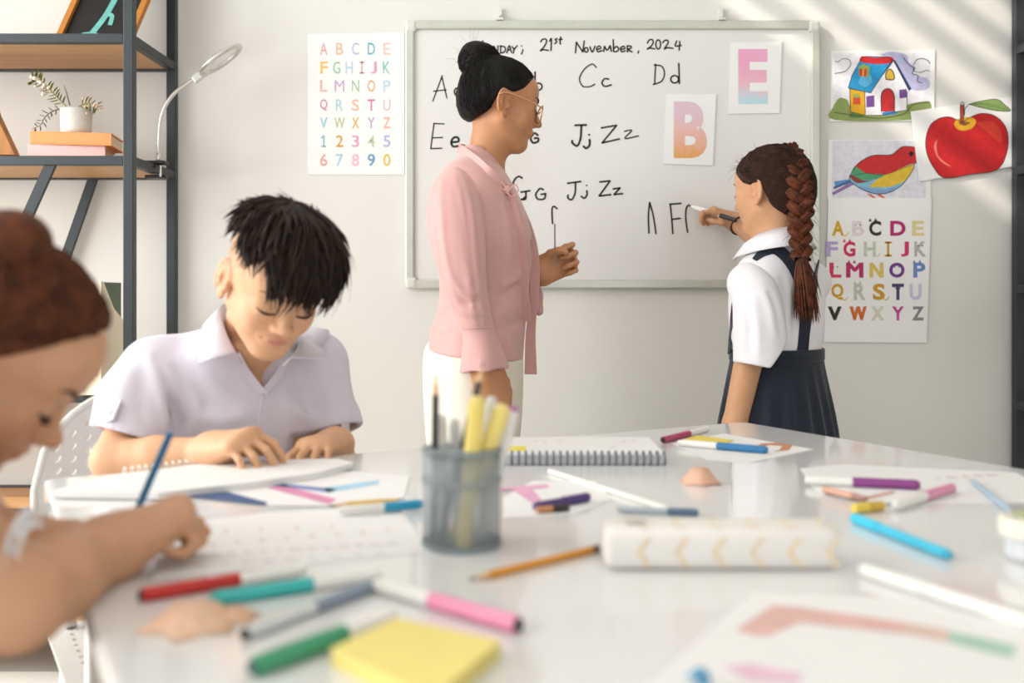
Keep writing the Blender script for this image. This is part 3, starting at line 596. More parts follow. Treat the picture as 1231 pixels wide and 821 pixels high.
# ------------------------------------------------------------------ pens, markers, pencils
def stick(name, a, b, parts, label, cat, group=None, n=14):
    """parts: list of (t0, t1, r0, r1, material, part name) along a->b"""
    a = np.asarray(a, float); b = np.asarray(b, float); x = nrm(b-a); L_ = np.linalg.norm(b-a)
    y = nrm(np.cross(V(0, 0, 1), x)) if abs(x[2]) < .98 else V(1, 0, 0); z = np.cross(x, y)
    o = empty(name, a, label, cat, group, rot=frame(a, x, y, z))
    for t0, t1, r0, r1, m, nm in parts:
        k = MB(); e = min(.0012, abs(t1-t0)*L_*.2, r0*.4, r1*.4) if min(r0, r1) > .002 else 0
        pr = [(r0-e, t0*L_), (r0, t0*L_+e), (r1, t1*L_-e), (r1-e, t1*L_)] if e else [(r0, t0*L_), (r1, t1*L_)]
        k.lathe(pr, n, (0, 0, 0), np.array([[0, 0, 1], [1, 0, 0], [0, 1, 0]], float)); local(k.build(nm, m, smooth=False), o)
    return o
def plast(hexc, key=None): return mat('plastic_'+hexc, hexc, .3, noise=.02, coat=.2)
M_body = plast('efede8')
def marker(a, b, capc, label, capf=.42, r=.0062, bodyc=None, plug=None, zz=0, group='markers on the table', cap_at='a', tip=None):
    A0 = tp(*a, r+zz); B0 = tp(*b, r+zz); 
    if cap_at == 'b': A0, B0 = B0, A0
    parts = [(0, .02, r*.75, r*.8, plast(plug or capc), 'end_plug'), (.02, capf, r*1.04, r*1.04, plast(capc), 'cap'), (capf, .96, r*.93, r*.93, plast(bodyc) if bodyc else M_body, 'barrel'), (.96, 1, r*.8, r*.7, plast(tip or (bodyc or 'efede8')), 'tail_plug')]
    return stick('marker_pen', A0, B0, parts, label, 'marker', group)
marker((166, 716), (368, 683), 'c02620', 'white marker with red cap beside the girl\'s forearm', .58, .0058, plug='3a2320')
marker((253, 720), (458, 690), '35b5b2', 'white marker with turquoise cap between red and green markers', .58, .006)
marker((301, 803), (476, 740), '3f9a72', 'white marker with green cap beside the yellow sticky notes', .62, .0068, plug='2a5a58')
marker((626, 752), (450, 702), 'ef94b6', 'white marker with pink cap near the sticky notes', .58, .0066, plug='33393f')
marker((454, 701), (290, 764), '8695a6', 'grey-blue capped pen with black end beside the green marker', .5, .0052, bodyc='d6d8d9', tip='1d242b')
marker((508, 606), (406, 614), '2599c0', 'white marker with bright blue cap beside the metal pencil cup', .46, .0055, zz=.002)
marker((1025, 622), (1143, 668), '3fc4e2', 'bright cyan pen alone beside the pencil case', .3, .0058, bodyc='42c0de', plug='35a9c9', tip='35a9c9')
marker((1035, 684), (1250, 752), 'ecebe6', 'long plain white pen lying beside the pencil case', .4, .0060)
marker((1106, 583), (968, 577), '8b3f86', 'white marker with purple cap on the cream sheet', .58, .0062, zz=.002)
marker((1146, 586), (1075, 608), 'e291b3', 'small white marker with pink cap at the sheet edge', .5, .006, zz=.001)
marker((923, 541), (815, 532), '2f77a8', 'white marker with dark blue cap on the letter O sheet', .55, .006, zz=.001)
marker((796, 529), (852, 515), 'b53a6b', 'white marker with magenta cap at the far table edge', .56, .0055, plug='2a1c22')
marker((708, 597), (642, 609), '4d3577', 'dark purple marker lying on the pink letter sheet', .5, .0055, bodyc='4b3a76', zz=.001)
marker((840, 616), (742, 612), '5d738c', 'slate blue pen beside the white paintbrush handle', .38, .0042, bodyc='b4bcc4')
marker((845, 812), (800, 850), '4fa3cf', 'white marker with sky blue cap at the watercolour letter sheet', .35, .0062)
stick('drawing_stick', tp(660, 566, .0035), tp(806, 613, .0035), [(0, .97, .0033, .0033, plast('f0ede4'), 'barrel'), (.97, 1, .0033, .002, plast('dcd6c6'), 'tip')], 'thin cream stick lying in front of the spiral notebook', 'stick')
sheet('yellow_card', [(815, 530), (838, 523), (882, 529), (868, 534)], .0022, 'yellow paper strip under the magenta marker', 'paper', m=mat('yellow_card', 'ecd35a', .6, noise=.03))
M_woodp = mat('pencil_wood', 'd9b48a', .7, noise=.08, scale=80)
def pencil(a, b, c_, label, r=.0037, lead='2a2a2a', end=None, group='pencils on the table', zz=0, world=False, rev=False):
    A0, B0 = (np.asarray(a), np.asarray(b)) if world else (tp(*a, r+zz), tp(*b, r+zz))
    L_ = np.linalg.norm(B0-A0); t = .022/L_; M_ = mat('pencil_'+c_, c_, .35, noise=.04, coat=.3)
    return stick('pencil', A0, B0, [(0, t*.3, .0004, .0012, plast(lead), 'lead'), (t*.3, t, .0012, r, M_woodp, 'sharpened_wood'), (t, .93, r, r, M_, 'barrel'), (.93, 1, r, r*.95, plast(end or c_), 'end_cap')], label, 'pencil', group, n=6)
pencil((563, 697), (723, 658), 'dc931f', 'orange-yellow pencil with black end beside pencil cup', end='23252a')
pencil((1165, 575), (1212, 612), 'aac3d4', 'pale blue pencil on the drawing sheet', zz=.001)
pencil((395, 608), (478, 602), 'e2b43c', 'yellow pencil lying across the magazine page', zz=.002, lead='3a3a2a')
stick('highlighter_pen', tp(990, 588, .008), tp(1042, 600, .008), [(0, .7, .004, .004, plast('cf9a80'), 'barrel'), (.7, 1, .004, .003, plast('9a6a5c'), 'tip')], 'terracotta crayon on the cream sheet', 'crayon')
# lumps: pencil shavings, rubber pieces
def shaving(c, s, label, hexc, seed, hk=1.0):
    r_ = random.Random(seed); mb = MB(); N = 12; vs = [c+V(0, 0, s*.55*hk)]
    for ring_, (rad, zz) in enumerate(((.45, .42), (.85, .12), (1.0, .0))):
        for i in range(N):
            a_ = 2*math.pi*i/N; k = 1+(.16 if i % 2 else -.16)*(ring_+.4)/2+r_.uniform(-.06, .06)
            vs.append(c+V(math.cos(a_)*rad*k*s*1.1, math.sin(a_)*rad*k*s, max(.0005, s*zz*hk*(1.25 if i % 2 else .8))))
    fs = [(0, 1+i, 1+(i+1) % N) for i in range(N)]+[(1+q*N+i, 1+(q+1)*N+i, 1+(q+1)*N+(i+1) % N, 1+q*N+(i+1) % N) for q in range(2) for i in range(N)]
    mb.add(vs, fs); return mb.build('pencil_shaving', mat('shaving_'+hexc, hexc, .7, noise=.08, scale=120), label=label, cat='shaving', solid=.001, smooth=True)
shaving(tp(842, 581), .022, 'peach-coloured pleated lump standing alone behind the pencil case', 'e3b59b', 3, 1.8)
shaving(tp(232, 752), .032, 'peach-coloured crumpled lump beside the turquoise-capped marker', 'e6bd9f', 5)
shaving(tp(278, 745), .018, 'small tan crumpled lump against the larger peach lump', 'dfb596', 8)
stick('eraser', tp(1026, 611, .006), tp(1062, 608, .006), [(0, .5, .006, .006, plast('e8cb52'), 'sleeve'), (.5, 1, .006, .0055, plast('cfa93a'), 'rubber')], 'short yellow eraser stick beside the cyan pen', 'eraser', n=8)
stick('eraser', tp(645, 613, .005), tp(684, 610, .005), [(0, .5, .004, .004, plast('c98b5c'), 'rubber'), (.5, 1, .0045, .0045, plast('2f2226'), 'sleeve')], 'small brown and black eraser under the purple marker', 'eraser', n=8)
# sticky notes
sn = empty('sticky_note_pad', tp(500, 800), 'pad of yellow sticky notes on the table', 'note pad')
Q = [tp(476, 762), tp(601, 790), tp(520, 862), tp(398, 800)]; 
M_post = mat('sticky_yellow', 'f0de86', .65, noise=.02)
for k in range(6):
    z0, z1 = .0002+k*.002, .0002+(k+1)*.002-.0002; j = V(random.uniform(-.0006, .0006), random.uniform(-.0006, .0006), 0)
    MB().add([q+j+V(0, 0, z0) for q in Q]+[q+j+V(0, 0, z1) for q in Q], [(3, 2, 1, 0), (4, 5, 6, 7), (0, 1, 5, 4), (1, 2, 6, 5), (2, 3, 7, 6), (3, 0, 4, 7)]).build('note_block', M_post, sn)
# spiral notebook
nb = empty('spiral_notebook', tp(700, 560), 'white spiral notebook with grey coil in front of the teacher', 'notebook')
f0 = tp(580, 559); f1 = tp(801, 559); bk = V(.0, .185, 0)
def slab(p, q, d, z0, z1, nm, m): MB().add([p+V(0, 0, z0), q+V(0, 0, z0), q+d+V(0, 0, z0), p+d+V(0, 0, z0), p+V(0, 0, z1), q+V(0, 0, z1), q+d+V(0, 0, z1), p+d+V(0, 0, z1)], [(3, 2, 1, 0), (4, 5, 6, 7), (0, 1, 5, 4), (1, 2, 6, 5), (2, 3, 7, 6), (3, 0, 4, 7)]).build(nm, m, nb)
slab(f0, f1, bk, .0005, .002, 'back_cover', mat('notebook_cover', 'dcdad6', .5, noise=.02)); slab(f0+V(.002, .004, 0), f1+V(-.002, .004, 0), bk-V(0, .006, 0), .002, .013, 'pages', M_paper); slab(f0, f1, bk, .013, .0145, 'front_cover', M_paper)
coil = MB(); d = nrm(f1-f0); 
for t in np.linspace(.01, .99, 27):
    c = f0+(f1-f0)*t+V(0, .002, .0102); coil.tube([c+(V(0, -1, 0)*math.cos(a)+V(0, 0, 1)*math.sin(a)+d*.0012*math.sin(a/2))*.0098 for a in np.linspace(0, 2*math.pi, 13)], .0019, 5, cap=False)
coil.build('spiral', mat('grey_coil', '6f7b8c', .4, .3, noise=.05), nb, kind='stuff')
mk = MB(); mk.add([px(603, 531, 1.54)*V(1, 1, 0)+V(0, 0, TZ+.0148), px(633, 531, 1.54)*V(1, 1, 0)+V(0, 0, TZ+.0148), px(632, 531, 1.49)*V(1, 1, 0)+V(0, 0, TZ+.0148), px(601, 531, 1.49)*V(1, 1, 0)+V(0, 0, TZ+.0148)], [(0, 1, 2, 3)]); mk.build('highlight_mark', mat('mark_yellow', 'efdd62', .6, noise=.03), nb)
mk = MB()
for x, y in ((645, 530), (655, 531), (672, 530), (738, 536), (750, 530), (762, 529), (735, 538)):
    Yq = FPX*(ZC-TZ-.0148)/(y+1-YH); q = px(x, y, Yq)*V(1, 1, 0)+V(0, 0, TZ+.0148)
    mk.add([q+V(-.003, 0, 0), q+V(.003, .0, 0), q+V(.004, .006, 0), q+V(-.002, .007, 0)], [(0, 1, 2, 3)])
mk.build('pencil_mark', mat('mark_pale', 'd9c5cf', .7, noise=.03), nb, merge=False)
# pencil case
pcs = empty('pencil_case', tp(870, 687), 'white soft pencil case with pale gold chevrons', 'pencil case')
Yf = FPX*.255/(687-YH); x0 = px(727, 0, Yf)[0]; x1 = px(1010, 0, Yf)[0]; hh = .037; dp = .058
MB().box2((x0, Yf, TZ+.0003), (x1, Yf+dp, TZ+hh)).build('body', mat('case_fabric', 'efebe6', .7, noise=.015, scale=60, bump=.1, bscale=300), pcs, bevel=.008, smooth=True)
M_gold = mat('pale_gold_print', 'ecd9bd', .55, noise=.05, scale=80)
for i in range(6):
    xc = x0+.028+i*.0345; s = .010; t = .0065; yF = Yf-.0002; k = MB(); zt_ = TZ+hh-.006; zb = TZ+.004; zm_ = (zt_+zb)/2
    k.add([(xc+s, yF, zt_), (xc+s+t, yF, zt_), (xc+t, yF, zm_), (xc+s+t, yF, zb), (xc+s, yF, zb), (xc, yF, zm_)], [(0, 1, 2, 5), (5, 2, 3, 4)]); k.build('chevron', M_gold, pcs)
    k = MB(); zT = TZ+hh+.0002; y0, y1, ym = Yf+.008, Yf+dp-.008, Yf+dp/2
    k.add([(xc+s, y0, zT), (xc+s+t, y0, zT), (xc+t, ym, zT), (xc+s+t, y1, zT), (xc+s, y1, zT), (xc, ym, zT)], [(0, 1, 2, 5), (5, 2, 3, 4)]); k.build('chevron', M_gold, pcs)
MB().box2((x0+.01, Yf+dp/2-.003, TZ+hh), (x1-.012, Yf+dp/2+.003, TZ+hh+.0012)).build('zip', mat('zip_tape', 'ece6dc', .6, noise=.03), pcs)
MB().box2((x0+.022, Yf+dp/2-.006, TZ+hh+.0012), (x0+.040, Yf+dp/2+.005, TZ+hh+.005)).build('zip_pull', mat('zip_pull', 'd2cdc4', .4, .3, noise=.03), pcs, bevel=.001)
# wire mesh pencil cup
cc = tp(555, 655); rc = .0395; hc = .0985
cup = empty('pencil_cup', cc, 'grey wire-mesh pencil cup holding pencils and markers', 'pencil cup')
M_mesh = mat('wire_mesh', 'a9b2b6', .5, .2, noise=.05, alpha=.55); M_rim = mat('cup_rim', '8d979c', .4, .4, noise=.04)
MB().lathe([(rc, .002), (rc, hc)], 40, cc).build('mesh_wall', M_mesh, cup, smooth=True).data.polygons
MB().lathe([(0, .0005), (rc, .0005), (rc, .003), (0, .003)], 40, cc).build('base', M_rim, cup)
for z0, z1, m in ((.0, .006, M_rim), (hc-.004, hc, M_rim), (hc*.66, hc*.70, mat('cup_band', 'a5abad', .5, .4, noise=.03, alpha=.8))):
    MB().lathe([(rc-.0008, z0), (rc+.0012, z0), (rc+.0012, z1), (rc-.0008, z1), (rc-.0008, z0)], 40, cc).build('band', m, cup, smooth=False)
def incup(topx, topy, dY, bx, by, kind, label, r=.0058, **k):
    T0 = px(topx, topy, cc[1]+dY); Bt = V(cc[0]+bx, cc[1]+by, TZ+.0045); d = nrm(T0-Bt); Bt = Bt+V(0, 0, r*math.sqrt(max(0, 1-d[2]**2)))
    if kind == 'pencil': return pencil(T0, Bt, k['c'], label, r=.0037, world=True, group='pencils in the cup')
    return stick('marker_pen', T0, Bt, [(0, .03, r*.7, r*.85, plast(k['plug']), 'end_plug'), (.03, .45, r, r, plast(k['cap']), 'cap'), (.45, 1, r*.95, r*.9, plast(k['c']), 'barrel')], label, 'marker', 'markers in the cup')
incup(524, 448, -.01, -.031, -.004, 'pencil', 'black pencil standing upright in the cup, tip up', c='26262a')
incup(582, 434, .012, -.022, -.016, 'pencil', 'black pencil leaning right in the cup, tip up', c='26262a')
incup(530, 498, .012, -.018, .018, 'm', 'white marker in the cup beside the upright black pencil', r=.006, plug='e6e3dd', cap='eceae5', c='e9e7e2')
incup(546, 503, .02, .000, .024, 'm', 'white marker at the back of the cup between the black pencils', r=.006, plug='e6e3dd', cap='eceae5', c='e9e7e2')
incup(574, 476, -.012, -.008, -.020, 'm', 'yellow highlighter in the cup beside the leaning black pencil', r=.0085, plug='efdb8a', cap='f0d873', c='f2dc7a')
incup(606, 487, -.008, -.006, -.002, 'm', 'yellow highlighter leaning right in the cup', r=.0085, plug='efdb8a', cap='f2dc80', c='f2dc7a')
incup(591, 477, .014, .014, .018, 'm', 'white marker between the two yellow highlighters', r=.0062, plug='e6e3dd', cap='eceae5', c='e9e7e2')
incup(618, 489, .012, .018, .004, 'm', 'white marker with a magenta end leaning out of the cup', r=.0062, plug='b04a9a', cap='eae7e4', c='e9e7e2')
# small jar at the right edge
jc = tp(1242, 672); jr = empty('paint_jar', jc, 'small round white paint jar with green paint on its lid', 'jar')
MB().lathe([(0, .001), (.024, .001), (.0255, .004), (.0255, .022), (.0, .022)], 32, jc).build('body', mat('jar_glass', 'd8dadd', .15, noise=.02), jr, smooth=False)
MB().lathe([(0, .022), (.030, .022), (.031, .025), (.031, .037), (.029, .040), (0, .040)], 32, jc).build('lid', plast('efeadb'), jr, smooth=False, bevel=.001)
MB().sphere(jc+V(.004, .002, .041), (.02, .018, .006), 14, 8).build('paint_blob', mat('olive_paint', '9fa77e', .5, noise=.1), jr, smooth=True)

# ------------------------------------------------------------------ chairs
M_chair = mat('white_perforated_metal', 'dcd9d2', .45, noise=.02)
def chair(org, fwd, label, backtop, halfw=.215):
    f = nrm(fwd); s = V(-f[1], f[0], 0); up = V(0, 0, 1)         # s = sitter's left
    c = empty('chair', V(org[0], org[1], 0), label, 'chair', 'perforated chairs')
    O = V(org[0], org[1], 0); sz = .445; z0 = .56
    def patch(nx, nz, fn, nm, hole=.42):
        mb = MB()
        for i in range(nx):
            for j in range(nz):
                u0, u1, v0, v1 = i/nx, (i+1)/nx, j/nz, (j+1)/nz; uc, vc = (u0+u1)/2, (v0+v1)/2
                out = [(u0, v0), (uc, v0), (u1, v0), (u1, vc), (u1, v1), (uc, v1), (u0, v1), (u0, vc)]
                if j == 0 or j == nz-1 or i == 0 or i == nx-1: mb.add([fn(*p) for p in out], [tuple(range(8))]); continue
                inn = [(uc+(a-uc)*hole*k, vc+(b-vc)*hole*k) for a, b, k in [(p[0], p[1], .75 if (q % 2 == 0) else 1) for q, p in enumerate(out)]]
                P_ = [fn(*p) for p in out]+[fn(*p) for p in inn]
                mb.add(P_, [(k, (k+1) % 8, (k+1) % 8+8, k+8) for k in range(8)])
        return mb.build(nm, M_chair, c, solid=.004, smooth=False)
    def back(u, v):
        h = 1-abs(2*u-1)**2.6; wv = halfw; z = z0+(backtop-z0)*(v*(1-.0)) 
        top_ = backtop-(1-h**.55)*.16 if h > 0 else backtop-.16
        z = z0+(top_-z0)*v; q = (2*u-1)
        return O-f*(.21-.07*q*q+.03*v)+s*(wv*q)+up*z
    patch(18, 11, back, 'backrest')
    def seat(u, v):
        q = 2*u-1; return O+f*(-.2+.40*v)+s*(.2*q*(1-.08*v))+up*(sz-.012*(1-q*q))
    patch(16, 14, seat, 'seat')
    rim = [back(u, 1) for u in np.linspace(0, 1, 30)]
    MB().tube([back(0, 0), back(0, .5)]+rim+[back(1, .5), back(1, 0)], .0065, 8).build('back_rim', M_chair, c, smooth=True)
    for k in (-1, 1): MB().tube(smooth_path([O-f*.16+s*.16*k+up*sz, O-f*.19+s*.17*k+up*.5, back(.5+.38*k, .12)]), .010, 8).build('back_support', M_chair, c, smooth=True)
    for fx in (-1, 1):
        for k in (-1, 1): MB().tube([O+f*.15*fx+s*.16*k+up*(sz-.008), O+f*.2*fx+s*.2*k+up*.0], .012, 10).build('leg', M_wmetal, c, smooth=True)
    return c
FB = B_dir; SB = V(-FB[1], FB[0], 0)             # the boy's facing direction and his left
chB = px(201, 500, 1.75)
chair(chB+FB*.21, FB, 'white perforated metal chair that the boy sits on', .835)
FG = -A_
chair(px(-150, 700, .92)*V(1, 1, 0)-FG*.05, FG, 'white perforated metal chair that the red-haired girl sits on', .80)

# ------------------------------------------------------------------ people: smooth solids on a voxel grid, one continuous surface per body or garment
def smin(a, b, k):
    if k <= 1e-6: return np.minimum(a, b)
    h = np.clip(.5+.5*(b-a)/k, 0, 1); return b+(a-b)*h-k*h*(1-h)
class SDF:
    def __init__(s, lo, hi, h):
        s.lo = np.asarray(lo, float); s.h = h; s.n = (np.ceil((np.asarray(hi)-s.lo)/h)+1).astype(int)
        s.F = np.full(s.n, .3, np.float32); s.ax = [(s.lo[i]+h*np.arange(s.n[i])).astype(np.float32) for i in range(3)]
    def blk(s, lo, hi):
        a = np.clip(np.floor((np.asarray(lo)-s.lo)/s.h).astype(int), 0, s.n); b = np.clip(np.ceil((np.asarray(hi)-s.lo)/s.h).astype(int)+1, 0, s.n)
        if np.any(b <= a): return None
        sl = tuple(slice(a[i], b[i]) for i in range(3))
        return sl, s.ax[0][sl[0]][:, None, None], s.ax[1][sl[1]][None, :, None], s.ax[2][sl[2]][None, None, :]
    def comb(s, sl, d, k, op):
        f = s.F[sl]
        if op == 'u': s.F[sl] = smin(f, d, k)
        elif op == 'd': s.F[sl] = -smin(-f, d, k)
        elif op == 'i': s.F[sl] = -smin(-f, -d, k)
    def cone(s, a, b, ra, rb, k=.01, op='u'):
        a = np.asarray(a, float); b = np.asarray(b, float); r = max(ra, rb)+k+4*s.h
        B = s.blk(np.minimum(a, b)-r, np.maximum(a, b)+r)
        if B is None: return
        sl, X, Y, Z = B; ab = b-a; L2 = ab @ ab+1e-12
        px_, py_, pz_ = X-a[0], Y-a[1], Z-a[2]
        t = np.clip((px_*ab[0]+py_*ab[1]+pz_*ab[2])/L2, 0, 1)
        d = np.sqrt((px_-t*ab[0])**2+(py_-t*ab[1])**2+(pz_-t*ab[2])**2)-(ra+t*(rb-ra)); s.comb(sl, d, k, op)
    def chain(s, pts, rs, k=.01, op='u'):
        for i in range(len(pts)-1): s.cone(pts[i], pts[i+1], rs[i], rs[i+1], k, op)
    def ell(s, c, r, R=None, k=.01, op='u'):
        c = np.asarray(c, float); r = np.asarray(r, float); m = r.max()+k+4*s.h; B = s.blk(c-m, c+m)
        if B is None: return
        sl, X, Y, Z = B; R = np.eye(3) if R is None else np.asarray(R); q = (X-c[0], Y-c[1], Z-c[2]); k0 = 0; k1 = 0
        for j in range(3):
            u = q[0]*R[0, j]+q[1]*R[1, j]+q[2]*R[2, j]; k0 = k0+(u/r[j])**2; k1 = k1+(u/r[j]**2)**2
        k0 = np.sqrt(k0); k1 = np.sqrt(k1)+1e-6; s.comb(sl, k0*(k0-1)/k1, k, op)
    def loft(s, O, U, W_, Ax, secs, k=.01, op='u', rnd=.012):
        """stack of ellipses: rows (w, cu, cv, ru, rv) along Ax, cu/ru along U, cv/rv along W_"""
        sec = smooth_path(np.array(secs, float), 6); o = np.argsort(sec[:, 0]); sec = sec[o]
        O = np.asarray(O, float); P = []
        for w_, cu, cv, ru, rv in sec:
            for a in (-1, 1):
                for b in (-1, 1): P.append(O+Ax*w_+U*(cu+a*ru)+W_*(cv+b*rv))
        P = np.array(P); m = k+4*s.h+rnd; B = s.blk(P.min(0)-m, P.max(0)+m)
        if B is None: return
        sl, X, Y, Z = B; q = (X-O[0], Y-O[1], Z-O[2]); dot = lambda A: q[0]*A[0]+q[1]*A[1]+q[2]*A[2]
        w_ = dot(Ax); I = lambda j: np.interp(w_, sec[:, 0], sec[:, j]); ru, rv = I(3), I(4)
        u = dot(U)-I(1); v = dot(W_)-I(2); k0 = np.sqrt((u/ru)**2+(v/rv)**2)+1e-5; k1 = np.sqrt((u/ru**2)**2+(v/rv**2)**2)+1e-5
        d = k0*(k0-1)/k1; e = np.maximum(sec[0, 0]-w_, w_-sec[-1, 0]); d = -smin(-d, -e, rnd); s.comb(sl, d.astype(np.float32), k, op)
    def half(s, p, n, k=.004, lo=None, hi=None, op='d'):      # cut away the side n points to
        B = s.blk(s.lo if lo is None else lo, s.lo+s.h*s.n if hi is None else hi); sl, X, Y, Z = B; n = nrm(n)
        d = -((X-p[0])*n[0]+(Y-p[1])*n[1]+(Z-p[2])*n[2]); s.comb(sl, d, k, op)
    def ridge(s, pts, wd, amp):                                # a fold: raises (amp>0) or sinks the surface along a polyline
        pts = smooth_path(np.asarray(pts, float), 3); m = wd*2.6; B = s.blk(pts.min(0)-m, pts.max(0)+m)
        if B is None: return
        sl, X, Y, Z = B; best = None
        for i in range(len(pts)-1):
            a, b = pts[i], pts[i+1]; ab = b-a; t = np.clip(((X-a[0])*ab[0]+(Y-a[1])*ab[1]+(Z-a[2])*ab[2])/(ab @ ab+1e-12), 0, 1)
            d = (X-a[0]-t*ab[0])**2+(Y-a[1]-t*ab[1])**2+(Z-a[2]-t*ab[2])**2
            tt = (i+t)/(len(pts)-1); wgt = np.exp(-d/wd**2)*(np.sin(np.pi*np.clip(tt*.92+.04, 0, 1))**.6); best = wgt if best is None else np.maximum(best, wgt)
        s.F[sl] -= (amp*best).astype(np.float32)
    def fn(s, lo, hi, f):                                      # custom edit: f(F, X, Y, Z) -> F
        B = s.blk(lo, hi); sl, X, Y, Z = B; s.F[sl] = f(s.F[sl], X, Y, Z)
    def at(s, p):
        g = (np.asarray(p)-s.lo)/s.h; i = np.floor(g).astype(int)
        if np.any(i < 0) or np.any(i >= s.n-1): return .3
        t = g-i; c = s.F[i[0]:i[0]+2, i[1]:i[1]+2, i[2]:i[2]+2]; c = c[0]*(1-t[0])+c[1]*t[0]; c = c[0]*(1-t[1])+c[1]*t[1]; return float(c[0]*(1-t[2])+c[1]*t[2])
    def ray(s, p, d, tmax=1.0, lift=0.0):
        p = np.asarray(p, float); d = nrm(d); t = 0; f0 = s.at(p); st = s.h*.5
        while t < tmax:
            t += st; f1 = s.at(p+d*t)
            if f1 < 0:
                t -= st*(1-f0/(f0-f1+1e-9)) if f0 > 0 else 0
                return p+d*(t-lift)
            f0 = f1
        return None
    def cam(s, x, y, lift=0.0, y0=.5, default=None):           # where the sight line of a photo pixel meets the surface
        a = px(x, y, y0); r = s.ray(a, a-V(0, 0, ZC), 3.2, lift)
        return r if r is not None else default
    def proj(s, c, D, r0=.2, lift=0.0, steps=160):             # outermost surface point from centre c along each direction
        D = np.asarray(D, float); D = D/np.linalg.norm(D, axis=-1, keepdims=True); ts = np.linspace(r0, 0, steps); P = c+D[..., None, :]*ts[:, None]
        g = np.rint((P-s.lo)/s.h).astype(int); ok = np.all((g >= 0) & (g < s.n), -1); g = np.clip(g, 0, s.n-1); f = np.where(ok, s.F[g[..., 0], g[..., 1], g[..., 2]], .3)
        k = np.argmax(f < 0, -1); t = ts[k]; f1 = np.take_along_axis(f, k[..., None], -1)[..., 0]
        return c+D*(t-f1*0+lift)[..., None]
    def arrays(s, it=2):
        F = s.F.copy(); F[0] = F[-1] = .1; F[:, 0] = F[:, -1] = .1; F[:, :, 0] = F[:, :, -1] = .1
        S_ = F < 0; n = S_.shape; cnt = np.zeros((n[0]-1, n[1]-1, n[2]-1), np.uint8)
        for i in (0, 1):
            for j in (0, 1):
                for k in (0, 1): cnt += S_[i:n[0]-1+i, j:n[1]-1+j, k:n[2]-1+k]
        act = (cnt > 0) & (cnt < 8); I, J, K = np.nonzero(act); idx = np.full(act.shape, -1, np.int32); idx[I, J, K] = np.arange(len(I))
        C = np.array([(i, j, k) for i in (0, 1) for j in (0, 1) for k in (0, 1)]); fv = np.stack([F[I+c[0], J+c[1], K+c[2]] for c in C], 1)
        acc = np.zeros((len(I), 3)); num = np.zeros(len(I))
        for a in range(8):
            for b in range(a+1, 8):
                if np.abs(C[a]-C[b]).sum() != 1: continue
                m = (fv[:, a] < 0) != (fv[:, b] < 0); t = np.where(m, fv[:, a]/(fv[:, a]-fv[:, b]+1e-12), 0)[:, None]
                acc += m[:, None]*(C[a]+t*(C[b]-C[a])); num += m
        v = s.lo+s.h*(np.stack([I, J, K], 1)+acc/num[:, None]); Q = []
        for ax in range(3):
            sl0 = [slice(1, n[q]-1) for q in range(3)]; sl1 = list(sl0); sl0[ax] = slice(0, n[ax]-1); sl1[ax] = slice(1, n[ax])
            A0, A1 = S_[tuple(sl0)], S_[tuple(sl1)]; e = np.nonzero(A0 != A1); sg = A0[e]; g = [e[q]+(0 if q == ax else 1) for q in range(3)]
            b, c = [(1, 2), (2, 0), (0, 1)][ax]
            def cell(db, dc):
                h = list(g); h[b] = h[b]-db; h[c] = h[c]-dc; return idx[h[0], h[1], h[2]]
            q = np.stack([cell(1, 1), cell(0, 1), cell(0, 0), cell(1, 0)], 1); q[~sg] = q[~sg][:, ::-1]; Q.append(q)
        Q = np.vstack(Q)
        for _ in range(it):                                    # light relaxation
            sm_ = np.zeros_like(v); ct = np.zeros(len(v))
            for a in range(4):
                np.add.at(sm_, Q[:, a], v[Q[:, (a+1) % 4]]); np.add.at(ct, Q[:, a], 1)
                np.add.at(sm_, Q[:, a], v[Q[:, (a+3) % 4]]); np.add.at(ct, Q[:, a], 1)
            v = v*.5+.5*sm_/ct[:, None]
        return v, Q
    def build(s, name, m, parent=None, color=None, it=2, label=None):
        v, Q = s.arrays(it); return np_mesh(name, v, Q, m, parent, color, label=label)
def np_mesh(name, v, Q, m, parent=None, color=None, smooth=True, label=None, kind=None):
    me = bpy.data.meshes.new(name); k = Q.shape[1]
    me.vertices.add(len(v)); me.vertices.foreach_set('co', np.asarray(v, np.float32).ravel()); me.loops.add(Q.size); me.loops.foreach_set('vertex_index', np.asarray(Q, np.int32).ravel())
    me.polygons.add(len(Q)); me.polygons.foreach_set('loop_start', np.arange(0, Q.size, k, dtype=np.int32)); me.update(calc_edges=True); me.validate()
    if smooth: me.shade_smooth()
    me.materials.append(m)
    if color is not None:
        ca = me.color_attributes.new('Col', 'FLOAT_COLOR', 'POINT'); c = np.ones((len(me.vertices), 4), np.float32); c[:, :3] = color(np.asarray(v)); ca.data.foreach_set('color', c.ravel())
    o = bpy.data.objects.new(name, me); col.objects.link(o)
    if parent is not None: attach(o, parent)
    return tag(o, label, kind=kind)
